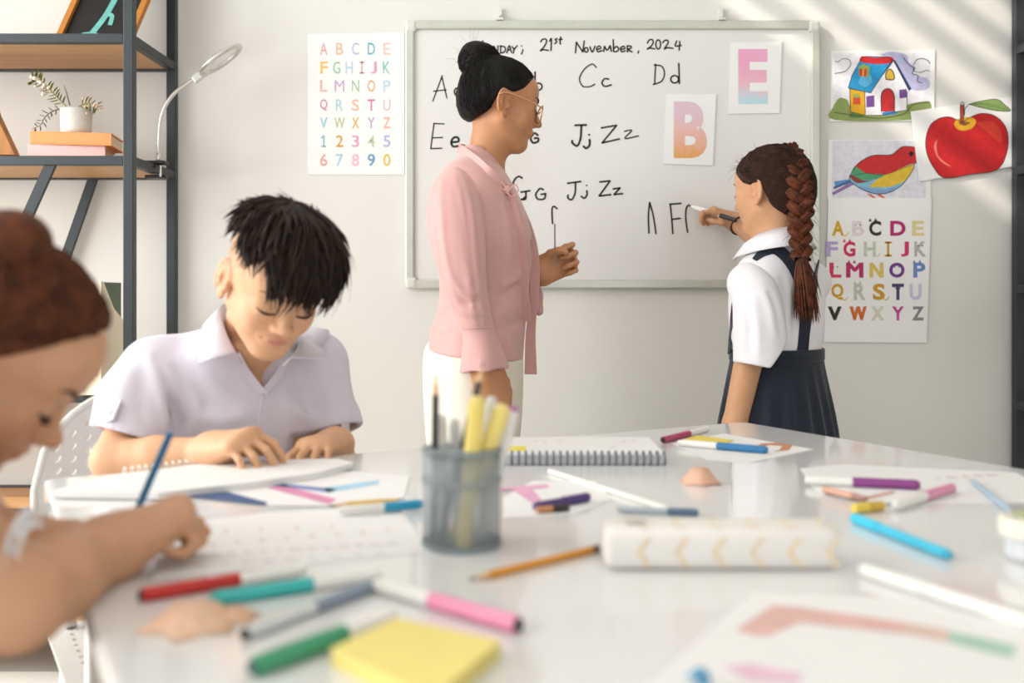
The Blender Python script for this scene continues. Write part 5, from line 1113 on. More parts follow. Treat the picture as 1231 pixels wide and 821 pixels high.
# ================================================================== the girl writing on the board
def board_girl():
    GY = 2.28; g = lambda x, y, d=0: px(x, y, GY+d)
    root = empty('person', V(g(935, 0)[0], GY, 0), 'girl in white shirt and navy pinafore with a long auburn braid, writing on whiteboard', 'person')
    hd = Head(g(926, 230), (-.70, .70, -.06), (-.02, 0, 1), .198); up = V(0, 0, 1)
    ft = nrm(V(-.55, .83, 0)); lf = V(-ft[1], ft[0], 0)
    TC = g(934, 380)*V(1, 1, 0)
    zt = lambda y, d=0: g(0, y, d)[2]
    B = SDF(V(g(820, 0)[0]-.06, GY-.25, .42), V(g(1000, 0)[0], WY, zt(165)), .0032)
    hd.into(B, child=True)
    B.chain([hd.T(-.10, 0, -.25), g(932, 292), g(936, 325)], [.046, .042, .046], .03)
    B.cone(g(936, 340), g(936, 420), .06, .075, .03)
    B.chain([g(904, 350, -.065), g(907, 400, -.085), g(884, 510, -.09), g(868, 590, -.10)], [.035, .033, .028, .023], .01)      # left arm
    hand(B, g(867, 592, -.10), V(-.1, .05, -1), V(-.8, -.6, 0), .14, -1, [(20, 25, 15)]*4, wr=.02)
    wr = V(*px(884, 267, 2.80))
    B.chain([g(975, 340, .07), px(945, 318, 2.56), wr], [.036, .032, .022], .01)
    tip = px(828, 247, WY-.0165); tail = px(885, 265, 2.735)
    pd = nrm(tail-tip)
    P_, tips = hand(B, wr, V(-.88, .02, .42), V(.28, -.05, .95), .138, 1, [(28, 62, 35), (38, 72, 40), (48, 80, 45), (56, 82, 45)], thumb=[(.10, .12, -.05), (.27, .22, -.15), (.42, .20, -.20), (.54, .14, -.20)], wr=.021, spread=(.05, .01, -.03, -.06))
    G_ = SDF(TC+V(-.25, -.2, 0), TC+V(.2, .25, .6), .006)
    for s in (-1, 1):
        hp = TC+lf*.06*s; G_.chain([V(hp[0], hp[1], .56), V(hp[0], hp[1], .42), V(hp[0], hp[1], .06)], [.055, .045, .03], .02); G_.cone(V(hp[0], hp[1], .035), V(hp[0], hp[1], .035)+ft*.13, .03, .025, .02)
    G_.build('legs', skin('board_girl_skin'), root, hd.color('c99873'))
    B.build('body', skin('board_girl_skin'), root, hd.color('c99873', 'b3605a', 'c07c5e'))
    hd.face_lines(B, MATS['lashes'], root, MATS['brow_dark'])
    # hair
    K = SDF(hd.C-.16, hd.C+.17, .003); K.ell(hd.T(-.05, 0, .13), np.array((.465, .395, .405))*hd.H, hd.R, .01); K.ell(hd.T(-.27, 0, -.10), np.array((.22, .30, .25))*hd.H, hd.R, .04)
    def cut(F, X, Y, Z):
        q = (X-hd.C[0], Y-hd.C[1], Z-hd.C[2]); l = [(q[0]*hd.R[0, j]+q[1]*hd.R[1, j]+q[2]*hd.R[2, j])/hd.H for j in range(3)]
        gz = np.interp(l[0], [-.6, -.30, -.17, -.10, .06, .16, .30, .45], [-.40, -.36, -.20, .07, .06, .10, .22, .40]); return -smin(-F, -((gz-l[2])*hd.H*.7), .008)
    K.fn(K.lo, K.lo+K.h*K.n, cut)
    HM = hairmat('auburn_hair', '40261a', '22140e'); HM2 = hairmat('auburn_braid', '6e3a22', '3c1f12')
    hair = K.build('hair', HM, root)
    bp = smooth_path([px(935, 180, GY+.02), px(950, 190, GY-.045), px(959, 215, GY-.085), px(962, 250, GY-.095), px(962, 285, GY-.10), px(964, 312, GY-.115)], 14)
    Q0 = []; bl = np.array([hd.L(p) for p in bp])
    for i in range(2300):
        yy = rng.uniform(-1, 1)
        if rng.random() < .55: q0 = np.array([.36-.36*abs(yy)**1.5, .38*yy, .38-.28*abs(yy)**1.3])
        else: q0 = np.array([rng.uniform(-.45, -.08), .38*(1 if yy > 0 else -1)*math.sqrt(abs(yy)), rng.uniform(-.36, .05)])
        e = bl[int(np.clip(rng.normal(.25+.3*max(0, .3-q0[2]), .15), 0, .8)*len(bl))]; mid = (q0+e)/2
        Q0.append([q0*(1-u)+e*u-np.array([-.06, 0, .08]) for u in np.linspace(0, 1, 9)])
    Dw = np.array(Q0) @ hd.R.T; Pw = K.proj(hd.T(-.06, 0, .08), Dw, .17); Pw = Pw+nrm_rows(Dw)*rng.uniform(-.0006, .0016, (len(Q0), 1, 1))
    ps = [(P, np.array([.0003, .0007, .0009, .001, .001, .001, .0009, .0008, .0005])) for P in Pw]
    for i in range(40):
        q0 = np.array([rng.uniform(-.1, .38), rng.uniform(-.2, .38), .3]); d = nrm(hd.R @ (q0-np.array([-.06, 0, .1]))); p = K.proj(hd.T(-.06, 0, .1), d[None], .17)[0]; dd_ = nrm(d*.5+rng.normal(0, .6, 3))
        ps.append((np.array([p+dd_*u*.03+V(0, 0, -.01)*u*u for u in np.linspace(0, 1, 9)]), np.linspace(.0004, .0001, 9)))
    strands('hair_strands', ps, HM, hair)
    # braid: three interlaced bundles of fine strands
    N = len(bp); T = np.gradient(bp, axis=0); T /= np.linalg.norm(T, axis=1)[:, None]; sd = np.cross(T, V(0, -1, 0)); sd /= np.linalg.norm(sd, axis=1)[:, None]; nn = np.cross(T, sd)
    arc = np.concatenate([[0], np.cumsum(np.linalg.norm(np.diff(bp, axis=0), axis=1))]); wv = np.interp(arc/arc[-1], [0, .12, .6, 1], [.010, .021, .019, .014]); bs = []
    for j in range(3):
        ph = 2*math.pi*j/3; k = 2*math.pi/.088
        cx_ = np.sin(arc*k+ph); cy_ = np.sin(2*(arc*k+ph)); core = bp+sd*(cx_*wv)[:, None]+nn*(cy_*wv*.42)[:, None]
        bs.append((core, wv*.64))
        for i in range(34):
            a0 = rng.uniform(0, 6.28); tw = rng.normal(0, .6); a = a0+tw*np.linspace(0, 1, N); rr_ = wv*.64*rng.uniform(.93, 1.06)
            bs.append((core+sd*(np.cos(a)*rr_)[:, None]+nn*(np.sin(a)*rr_)[:, None], np.full(N, .0016)))
    br = strands('braid', bs, HM2, hair, n=6)
    e0 = bp[-1]; MB().tube([e0+V(0, 0, .006), e0-V(0, 0, .006)], .012, 12).build('hair_tie', mat('hair_tie', '2c1812', .7, noise=.1), hair, smooth=True)
    ts = []
    for i in range(260):
        a = rng.uniform(0, 6.28); r0 = .011*math.sqrt(rng.random()); o = V(math.cos(a)*r0, math.sin(a)*r0, 0); L_ = rng.uniform(.55, 1.0); out = V(math.cos(a)*rng.uniform(.2, 1.7), math.sin(a), 0)
        ts.append((np.array([e0+o*(1+.8*math.sin(u*3))+V(.012*u, 0, -.145*u*L_)+out*.012*u**2 for u in np.linspace(0, 1, 9)]), .0016*np.array([1, 1.1, 1.2, 1.2, 1.1, 1, .8, .5, .15])))
    strands('braid_tail', ts, HM2, hair)
    fz = []
    for i in range(70):
        k = rng.integers(5, N-2); s_ = rng.choice([-1, 1]); p = bp[k]+sd[k]*s_*wv[k]*1.3; d = nrm(sd[k]*s_*rng.uniform(.2, 1)+V(0, -.2, rng.uniform(-1, .4)))
        fz.append((np.array([p+d*u*.022+V(0, 0, -.014)*u*u for u in np.linspace(0, 1, 9)]), np.linspace(.0005, .0001, 9)))
    strands('loose_hair', fz, HM2, hair)
    # shirt
    WS = cloth('white_shirt', 'e6e3e6', bump=.06, rough=.75)
    S_ = SDF(V(g(845, 0)[0], GY-.26, zt(470)), V(g(1010, 0)[0], GY+.34, zt(268)), .004)
    secs = [(zt(y), 0, 0, a, b) for y, a, b in ((470, .112, .084), (430, .114, .086), (400, .122, .092), (365, .128, .092), (338, .127, .080), (320, .108, .070), (305, .078, .060), (292, .058, .054), (282, .05, .052))]
    S_.loft(TC, lf, ft, up, secs, .01)
    sh = TC+lf*.110+V(0, 0, zt(340)); S_.cone(sh-lf*.04, sh-lf*.015-V(0, 0, .006), .05, .036, .02)
    A2 = SDF(V(g(850, 0)[0], GY-.27, zt(465)), V(g(960, 0)[0], GY+.05, zt(300)), .0036); ap_ = smooth_path([(*(sh-lf*.010+V(.004, 0, -.002)), .048), (*g(909, 358, -.085), .0505), (*g(913, 395, -.098), .0560), (*g(916, 460, -.108), .061)], 6); A2.chain(ap_[:, :3], ap_[:, 3], .006)
    sr = TC-lf*.118+V(0, 0, zt(338)); S_.chain([sr, px(962, 350, 2.46)], [.048, .055], .03)
    A2.half(g(899, 438.5, -.10), V(-.20, -.06, -1), .0015); A2.half(g(934, 424, -.10), V(.80, -.1, -.6), .002); A2.cone(g(912, 425, -.10), g(910, 475, -.105), .036, .055, .001, 'd')
    def folds(Q_, rows):
        for L_, wd, am in rows:
            q = [p for p in (Q_.cam(x, y) for x, y in L_) if p is not None]
            if len(q) > 1: Q_.ridge(q, wd, am)
    folds(A2, (([(925, 352), (935, 375), (940, 402)], .008, -.006), ([(916, 345), (926, 372), (931, 404)], .008, .005), ([(890, 338), (900, 348), (918, 350), (930, 345)], .004, .003), ([(890, 365), (893, 400), (890, 428)], .008, .004), ([(905, 360), (911, 395), (912, 430)], .009, .005), ([(898, 362), (902, 395), (900, 430)], .008, -.004)))
    folds(S_, (([(948, 345), (947, 380), (946, 415)], .010, .006), ([(955, 350), (956, 380), (954, 415)], .008, -.005), ([(884, 350), (877, 375), (875, 400)], .007, .004), ([(940, 330), (944, 350), (943, 380)], .008, -.006)))
    shirt = S_.build('shirt', WS, root)
    A2.build('sleeve', WS, shirt); hem = [A2.cam(x, y, .0008) for x, y in ((878, 427), (888, 430), (900, 433), (912, 435.5), (920, 436))]; hem = [h for h in hem if h is not None]
    if len(hem) > 2: MB().tube(hem, .0009, 5).build('hem_stitch', WS, shirt)
    # collar: a band folded over, all round the neck
    nc = g(934, 294); Cg = []
    for row, (rad, dz, dr) in enumerate(((.048, -.010, 0), (.052, .026, 0), (.066, .010, 0), (.084, -.016, 0))):
        ring_ = []
        for a in np.linspace(-2.75, 2.75, 33):               # 0 = back of the neck
            d = -ft*math.cos(a)+lf*math.sin(a); fr_ = (1-math.cos(a))/2; extra = .016*fr_**3*(1 if row == 3 else .4 if row == 2 else 0)
            ring_.append(nc+d*(rad*(1.06 if row > 1 else 1)+extra)+V(0, 0, dz+.014*math.cos(a)*(1 if row < 2 else .8)-(.010 if row == 3 else 0)*fr_))
        Cg.append(ring_)
    v = np.array([p for r_ in Cg for p in r_]); m = 33; MB().add(v, [(i*m+j, i*m+j+1, (i+1)*m+j+1, (i+1)*m+j) for i in range(3) for j in range(m-1)]).build('collar', WS, shirt, smooth=True, solid=.003)
    # pinafore
    NV = cloth('navy_twill', '131b2a', bump=.12, rough=.85, noise=.06)
    D = SDF(V(g(835, 0)[0]-.12, GY-.30, .40), V(g(1010, 0)[0]+.12, GY+.30, zt(412)), .005)
    sc = [(zt(y), 0, 0, a, b) for y, a, b in ((418, .119, .090), (428, .120, .091), (450, .128, .098), (485, .138, .112), (520, .147, .125), (560, .156, .135))]+[(.44, 0, 0, .19, .17)]
    D.loft(TC, lf, ft, up, sc, .01)
    def pleat(F, X, Y, Z):
        a = np.arctan2((X-TC[0])*lf[0]+(Y-TC[1])*lf[1], (X-TC[0])*ft[0]+(Y-TC[1])*ft[1]); return F-(.0045*np.clip((zt(432)-Z)/.12, 0, 1)*np.sin(a*18)).astype(np.float32)
    D.fn(D.lo, D.lo+D.h*D.n, pleat); D.half(V(0, 0, .45), V(0, 0, -1), .003)
    pin = D.build('pinafore_skirt', NV, root)
    wb_ = []
    MB().add([TC+(lf*math.sin(a)*.1195+ft*math.cos(a)*.0905)*(1 if k in (0, 3) else 1.02)+V(0, 0, zt(z_)) for k, z_ in ((0, 419), (1, 420), (2, 431), (3, 433)) for a in np.linspace(0, 2*math.pi, 48, endpoint=False)],
             [(i*48+j, i*48+(j+1) % 48, (i+1)*48+(j+1) % 48, (i+1)*48+j) for i in range(3) for j in range(48)]).build('waistband', NV, pin, smooth=True, solid=.003)
    def strap(pts, w_, nm='strap'):
        P = [];
        for x, y, dflt in pts:
            q = S_.cam(x, y, .003); P.append(q if q is not None else px(x, y, dflt))
        P = smooth_path(P, 5); ct = np.array([V(*(TC[:2]), p[2]-.02) for p in P]); N_ = P-ct; T_ = np.gradient(P, axis=0); sd_ = np.cross(T_, N_); return ribbon(P, w_, .003, nm, NV, pin, side=sd_/np.linalg.norm(sd_, axis=1)[:, None])
    strap([(907, 312, 2.2), (918, 303, 2.2), (930, 299, 2.2), (942, 306, 2.2), (954, 322, 2.18), (962, 340, 2.17), (967, 360, 2.17), (968, 385, 2.18), (965, 422, 2.19)], np.interp(np.linspace(0, 1, 41), [0, .15, .6, 1], [.006, .013, .0145, .0145]))
    strap([(984, 318, 2.22), (981, 335, 2.21), (976, 355, 2.2), (970, 385, 2.19), (964, 422, 2.19)], .013)
    strap([(885, 352, 2.24), (883, 362, 2.24), (880, 385, 2.24), (878, 406, 2.24), (877, 424, 2.24)], .007)
    # wristband and marker
    ax = nrm(px(945, 318, 2.56)-wr); e1 = nrm(np.cross(ax, V(0, 0, 1))); e2 = np.cross(ax, e1); c = wr+ax*.026
    wbnd = MB().tube([c+(e1*math.cos(a)+e2*math.sin(a))*.0262 for a in np.linspace(0, 2*math.pi, 25)], .0035, 8, cap=False).build('wristband', mat('brown_cord', '4a2a1e', .7, noise=.15, scale=200), label='brown braided wristband on the raised wrist of the pinafore girl', cat='wristband', smooth=True)
    stick('marker_pen', tail, tip, [(0, .33, .0066, .0066, plast('20201f'), 'cap'), (.33, .86, .0068, .0068, plast('f1eee8'), 'barrel'), (.86, .95, .0062, .003, plast('f1eee8'), 'nose'), (.95, 1, .0022, .0012, plast('1d1d1d'), 'tip')], 'white whiteboard marker with black end held against the board', 'marker')
    for s in (-1, 1):
        hp = TC+lf*.06*s; c = V(hp[0], hp[1], 0); Sh = SDF(c-V(.16, .12, 0), c+V(.12, .2, .12), .006); Sh.cone(c+V(0, 0, .035), c+ft*.14+V(0, 0, .028), .038, .032, .02); Sh.half(c+V(0, 0, .002), V(0, 0, -1), .002); Sh.build('shoe', mat('shoe_black', '201e1e', .4, noise=.1), root)
board_girl()

# ================================================================== the boy
def boy():
    TC = px(287, 0, 1.66)*V(1, 1, 0); up = V(0, 0, 1); b = px
    root = empty('person', TC, 'boy with dark tousled hair in a pale lilac school shirt seated at table', 'person')
    hd = Head(px(331, 340, 1.50), (.41, -.73, -.54), (.16, -.05, 1), .205)
    shR = TC-SB*.133+up*.868; shL = TC+SB*.133+up*.872
    elR = px(135, 553, 1.465); wrR = px(256, 542, 1.435); elL = px(408, 566, 1.73); wrL = px(403, 534, 1.605)
    B = SDF(V(TC[0]-.25, 1.28, 0.56), V(TC[0]+.30, 1.86, 1.18), .0026)
    hd.into(B, child=True)
    B.chain([hd.T(-.14, 0, -.22), px(299, 418, 1.622), TC+up*.90], [.050, .045, .045], .03)
    B.loft(TC, SB, FB, up, [(.57, 0, 0, .115, .085), (.62, 0, 0, .118, .082), (.76, 0, 0, .132, .086), (.84, 0, .004, .138, .08), (.885, 0, .004, .105, .060), (.92, 0, .01, .05, .042)], .02)
    B.chain([shR, elR], [.034, .030], .015); B.chain([elR, elR*.55+wrR*.45, wrR], [.030, .028, .020], .012)
    B.chain([shL, elL, wrL], [.036, .033, .0225], .012)
    hand(B, wrR, V(.78, -.54, .30), V(-.22, -.16, .95), .140, 1, [(48, 36, 18), (50, 38, 20), (52, 40, 22), (50, 40, 22)], thumb=[(.08, .10, -.05), (.25, .22, -.14), (.40, .27, -.20), (.52, .27, -.24)], wr=.022, spread=(.22, .07, -.09, -.26))
    hand(B, wrL, V(-.28, -.94, .12), V(-.05, .05, .99), .135, -1, [(30, 42, 20), (32, 44, 22), (34, 44, 24), (32, 42, 24)], wr=.021, spread=(.28, .08, -.12, -.32))
    G_ = SDF(V(TC[0]-.25, 1.10, 0), V(TC[0]+.45, 1.86, .60), .006)
    for s in (-1, 1):
        h0 = TC+SB*.07*s+up*.525; kn = h0+FB*.30; G_.chain([h0, kn, V(kn[0], kn[1], .07)], [.062, .05, .035], .02); G_.cone(V(kn[0], kn[1], .035), V(kn[0], kn[1], .035)+FB*.12, .03, .025, .02)
    G_.build('legs', skin('boy_skin'), root, hd.color('dcab86'))
    def buzz(q, c):
        w_ = np.clip((q[:, 2]-(.02-.25*np.clip(q[:, 0]-.0, -.5, 0)*-1))*6, 0, 1)*np.clip((.12-q[:, 0])*8, 0, 1)*np.clip((np.abs(q[:, 1])-.2)*10, 0, 1)
        return c*(1-.42*w_[:, None])+np.array(lin('6a5a48'))*.42*w_[:, None]
    B.build('body', skin('boy_skin'), root, hd.color('dcab86', 'c97f76', 'd8947a', buzz))
    hd.face_lines(B, mat('lashes_soft', '4a3328', .7, noise=.1), root, mat('brow_soft', '7d5a42', .8, noise=.1), thick=.011)
    # hair: cap plus tousled clumps
    HM = hairmat('boy_hair', '33241a', '140e0a')
    K = SDF(hd.C-.16, hd.C+.18, .003); E = ((-.03, 0, .17), (.45, .395, .40)); K.ell(hd.T(*E[0]), np.array(E[1])*hd.H, hd.R, .01)
    def cut(F, X, Y, Z):
        q = (X-hd.C[0], Y-hd.C[1], Z-hd.C[2]); l = [(q[0]*hd.R[0, j]+q[1]*hd.R[1, j]+q[2]*hd.R[2, j])/hd.H for j in range(3)]
        gz = np.interp(l[0], [-.6, -.3, 0, .2, .45], [.16, .24, .28, .28, .24]); gz = gz+np.clip(-l[1]-.1, 0, 1)*.35; return -smin(-F, -((gz-l[2])*hd.H*.8), .015)
    K.fn(K.lo, K.lo+K.h*K.n, cut); hair = K.build('hair', HM, root)
    cl = []; crown = np.array([-.22, .05, .50])
    def lock(q0, d0, L_, w_, lift0, lift1, droop, jit=.5, n=10):
        P = []; c = np.array(E[0]); p = np.array(q0, float); d = np.array(d0, float); j = rng.normal(0, jit, 3)
        for i in range(n):
            u = i/(n-1); rad = p-c; k = np.linalg.norm(rad/np.array(E[1])); nr = nrm(rad/np.array(E[1])**2); d = d-nr*(d @ nr); d = nrm(d+j*.25/n*3+V(0, 0, -droop*u*.5/n*4)); 
            surf = c+rad/k; P.append(hd.T(*(surf+nr*(lift0+(lift1-lift0)*u**1.6)))); p = surf+d*L_/n
        return np.array(P), w_*hd.H*np.array([.75, .95, 1, 1, .95, .85, .7, .5, .3, .04])
    for i in range(520):                                        # radiating over the top of the head
        a = rng.uniform(0, 2*math.pi); r0 = rng.uniform(.0, .42); q0 = crown+np.array([math.cos(a)*r0+.12*rng.random(), math.sin(a)*r0*.9, 0]); d = np.array([math.cos(a)+.75, math.sin(a)*1.0+.15, 0])+rng.normal(0, .35, 3)
        cl.append(lock(q0, d, rng.uniform(.35, .7), rng.uniform(.014, .034), rng.uniform(.0, .03), rng.uniform(.03, .13), .6))
    for i in range(170):                                        # fringe down the forehead
        y = rng.uniform(-.33, .36); q0 = np.array([.10+.1*rng.random(), y*.85, .52]); d = np.array([1, .10*rng.normal()+y*.45, -.2])
        cl.append(lock(q0, d, rng.uniform(.42, .62)-.10*abs(y), rng.uniform(.012, .026), .02, rng.uniform(.015, .09), 1.0, .35))
    for i in range(130):                                        # over the sides, above the shaved part
        s = 1; x = rng.uniform(-.42, .30); q0 = np.array([x, .22*s, .50]); d = np.array([.35*rng.normal()+.15, s, -.3]); cl.append(lock(q0, d, rng.uniform(.25, .42), rng.uniform(.012, .026), .02, rng.uniform(.01, .07), .8))
    for i in range(90):                                         # tufts sticking up at the back of the crown
        q0 = crown+np.array([-.08+.12*rng.normal(), .14*rng.normal()-.1, 0]); d = np.array([-1, -.5+.5*rng.normal(), .2]); cl.append(lock(q0, d, rng.uniform(.16, .30), rng.uniform(.008, .016), .02, rng.uniform(.04, .14), .0))
    def keep(P):                                               # the boy's right side is shaved
        q = hd.L(P[-1]); return not (q[1] < -.20 and q[2] < .20+.6*max(0, -.30-q[1]))
    cl = [c for c in cl if keep(c[0])]
    for i in range(110):                                        # short ends along the shaved edge
        x = rng.uniform(-.40, .28); q0 = np.array([x, -.16, .52]); d = np.array([.25*rng.normal()+.35, -1, -.2]); cl.append(lock(q0, d, rng.uniform(.24, .38)+.10*max(0, x), rng.uniform(.012, .024), .02, rng.uniform(.03, .07), .6))
    strands('hair_strands', cl, HM, hair, n=5)
    fine = []
    for i in range(900):
        P, r_ = cl[rng.integers(0, len(cl))]; fine.append((P+rng.normal(0, .0028, 3)+np.linspace(0, 1, len(P))[:, None]*rng.normal(0, .005, 3), np.linspace(.0007, .0002, len(P))))
    strands('fine_hair', fine, HM, hair)
    # shirt
    LS = cloth('lilac_cotton', 'd9d4e0', bump=.08, rough=.75)
    S_ = SDF(V(TC[0]-.30, 1.36, .50), V(TC[0]+.33, 1.84, 1.0), .0038)
    S_.loft(TC, SB, FB, up, [(.52, 0, 0, .135, .105), (.64, 0, 0, .138, .102), (.74, 0, .004, .146, .104), (.80, 0, .008, .154, .102), (.85, 0, .008, .152, .090), (.885, 0, .018, .125, .080), (.912, 0, .040, .090, .074), (.936, 0, .064, .072, .064), (.955, 0, .078, .064, .058)], .01)
    for a, c in ((shR, 1), (shL, 1)): S_.cone(TC+up*.905, a+up*.006, .046, .050, .03)
    cfR = px(156, 526, 1.515); cfL = px(399, 520, 1.69); dR = nrm(cfR-shR); dL = nrm(cfL-shL)
    S_.chain([shR, (shR+cfR)/2+V(-.006, 0, .006), cfR+dR*.04], [.054, .058, .060], .03); S_.chain([shL, cfL+dL*.04], [.052, .052], .03)
    S_.cone(cfR-dR*.022, cfR+dR*.04, .0625, .0635, .001); S_.cone(cfL-dL*.022, cfL+dL*.04, .056, .057, .001)
    S_.half(cfR, V(-.26, -.30, -.92), .002, lo=V(TC[0]-.30, 1.3, .5), hi=V(TC[0]-.085, 1.60, .83)); S_.half(cfL, dL, .002, lo=V(TC[0]+.10, 1.55, .5), hi=V(TC[0]+.33, 1.84, .80))
    S_.cone(cfR-dR*.03, cfR+dR*.05, .050, .056, .002, 'd'); S_.cone(cfL-dL*.03, cfL+dL*.05, .044, .05, .002, 'd')
    S_.chain([px(302, 395, 1.61), px(302, 405, 1.60)], [.046, .042], .004, 'd')
    vt = S_.cam(316, 470); fr_ = S_.cam(306, 438)
    def vcut(F, X, Y, Z):                                      # open collar: a V down the chest
        xi = CX+X/Y*FPX; yi = YH+(ZC-Z)/Y*FPX; d = -np.minimum(np.minimum((xi-282)*.82-(yi-422)*.57, (350-xi)*.82-(yi-422)*.57), 1e3)*1.27e-3
        d = np.maximum(d, (Y-1.60)); return -smin(-F, d.astype(np.float32), .002)
    S_.fn(V(TC[0]-.1, 1.4, .80), V(TC[0]+.12, 1.64, 1.0), vcut)
    cs = lambda L_: [p for p in (S_.cam(x, y) for x, y in L_) if p is not None]
    for L_, wd, am in (([(180, 430), (192, 465), (198, 500), (200, 525)], .009, .012), ([(205, 480), (212, 500), (206, 520)], .010, -.02), ([(198, 440), (215, 470), (222, 490), (208, 508)], .009, .014), ([(222, 455), (236, 490), (228, 520), (212, 530)], .010, .013), ([(240, 500), (270, 505), (300, 498)], .012, .009), ([(150, 450), (142, 480), (138, 505)], .012, .004), ([(170, 445), (170, 480), (172, 510)], .010, -.004),
                       ([(355, 450), (366, 475), (372, 500)], .012, -.009), ([(340, 470), (352, 490), (380, 508)], .010, .009), ([(380, 450), (392, 470), (396, 500)], .012, .008), ([(240, 440), (255, 460), (270, 475)], .014, .003)):
        q = cs(L_)
        if len(q) > 1: S_.ridge(q, wd, am)
    shirt = S_.build('shirt', LS, root)
    if vt is not None:
        pk = [S_.cam(x, y, .0015) for x, y in ((316, 472), (313, 490), (311, 510), (310, 525))]; pk = [p for p in pk if p is not None]
        if len(pk) > 2: MB().tube(smooth_path(pk), .0011, 5).build('placket_seam', LS, shirt)
    fold = [px(282, 424, 1.495), px(266, 388, 1.535), px(268, 366, 1.60), px(303, 376, 1.69), px(348, 396, 1.69), px(364, 408, 1.62), px(350, 430, 1.53)]
    outer = [px(238, 437, 1.485), px(243, 415, 1.525), px(254, 390, 1.61), px(303, 396, 1.735), px(365, 412, 1.735), px(386, 419, 1.65), px(393, 431, 1.535)]
    stand = [px(290, 436, 1.505), px(276, 412, 1.55), px(276, 395, 1.61), px(303, 398, 1.68), px(345, 412, 1.68), px(355, 424, 1.61), px(340, 440, 1.535)]
    F_, O_, St = smooth_path(fold, 6), smooth_path(outer, 6), smooth_path(stand, 6)
    def lifted(p):
        # keep the wing just above the shirt
        for _ in range(30):
            if S_.at(p) < .004: p = p+nrm(p-(TC+up*.80))*.002
            else: break
        return p
    O_ = np.array([lifted(p) for p in O_]); M_ = np.array([lifted(p) for p in (F_*.45+O_*.55)]); m = len(F_)
    MB().add(np.vstack([St, F_, M_, O_]), [(i*m+j, i*m+j+1, (i+1)*m+j+1, (i+1)*m+j) for i in range(3) for j in range(m-1)]).build('collar', LS, shirt, smooth=True, solid=.003)
    if vt is not None:                                          # front facings along the V
        for pts in ([(284, 425), (296, 447), (308, 463), (316, 472)], [(345, 430), (336, 448), (325, 463), (316, 473)]):
            P = [S_.cam(x, y, .002) for x, y in pts]; P = [p for p in P if p is not None]
            if len(P) > 2: ribbon(smooth_path(P), .006, .004, 'facing', LS, shirt, side=V(1, .3, .4) if pts[0][0] < 300 else V(1, .3, -.4))
    tb_ = S_.cam(135, 497, .003); 
    if tb_ is not None:
        u_ = nrm(-dR); MB().bar(tb_+dR*.014, tb_-dR*.022, .022, .004, up=V(-.5, -.86, 0)).build('sleeve_tab', LS, shirt, bevel=.001); MB().sphere(tb_+V(-.003, -.004, 0), (.0055, .003, .0055), 10, 6).build('button', plast('efeae6'), shirt, smooth=True)
    tl = px(415, 513, 1.655); MB().bar(tl+up*.016, tl-up*.018, .018, .004, up=V(.8, -.5, 0)).build('sleeve_tab', LS, shirt, bevel=.001)
    # shorts and shoes
    Z = SDF(V(TC[0]-.25, 1.15, .38), V(TC[0]+.40, 1.85, .62), .006); Z.ell(TC+up*.54, (.135, .11, .085), np.stack([SB, FB, up], 1), .01)
    for s in (-1, 1): h0 = TC+SB*.07*s+up*.525; Z.cone(h0, h0+FB*.24, .074, .07, .02)
    Z.build('shorts', cloth('navy_shorts', '232b3d'), root)
    for s in (-1, 1):
        kn = TC+SB*.07*s+FB*.30; c = V(kn[0], kn[1], 0); Sh = SDF(c-V(.08, .2, 0), c+V(.16, .08, .12), .006); Sh.cone(c+V(0, 0, .035), c+FB*.13+V(0, 0, .028), .038, .032, .02); Sh.half(c+V(0, 0, .002), V(0, 0, -1), .002); Sh.build('shoe', MATS['shoe_black'], root)
boy()

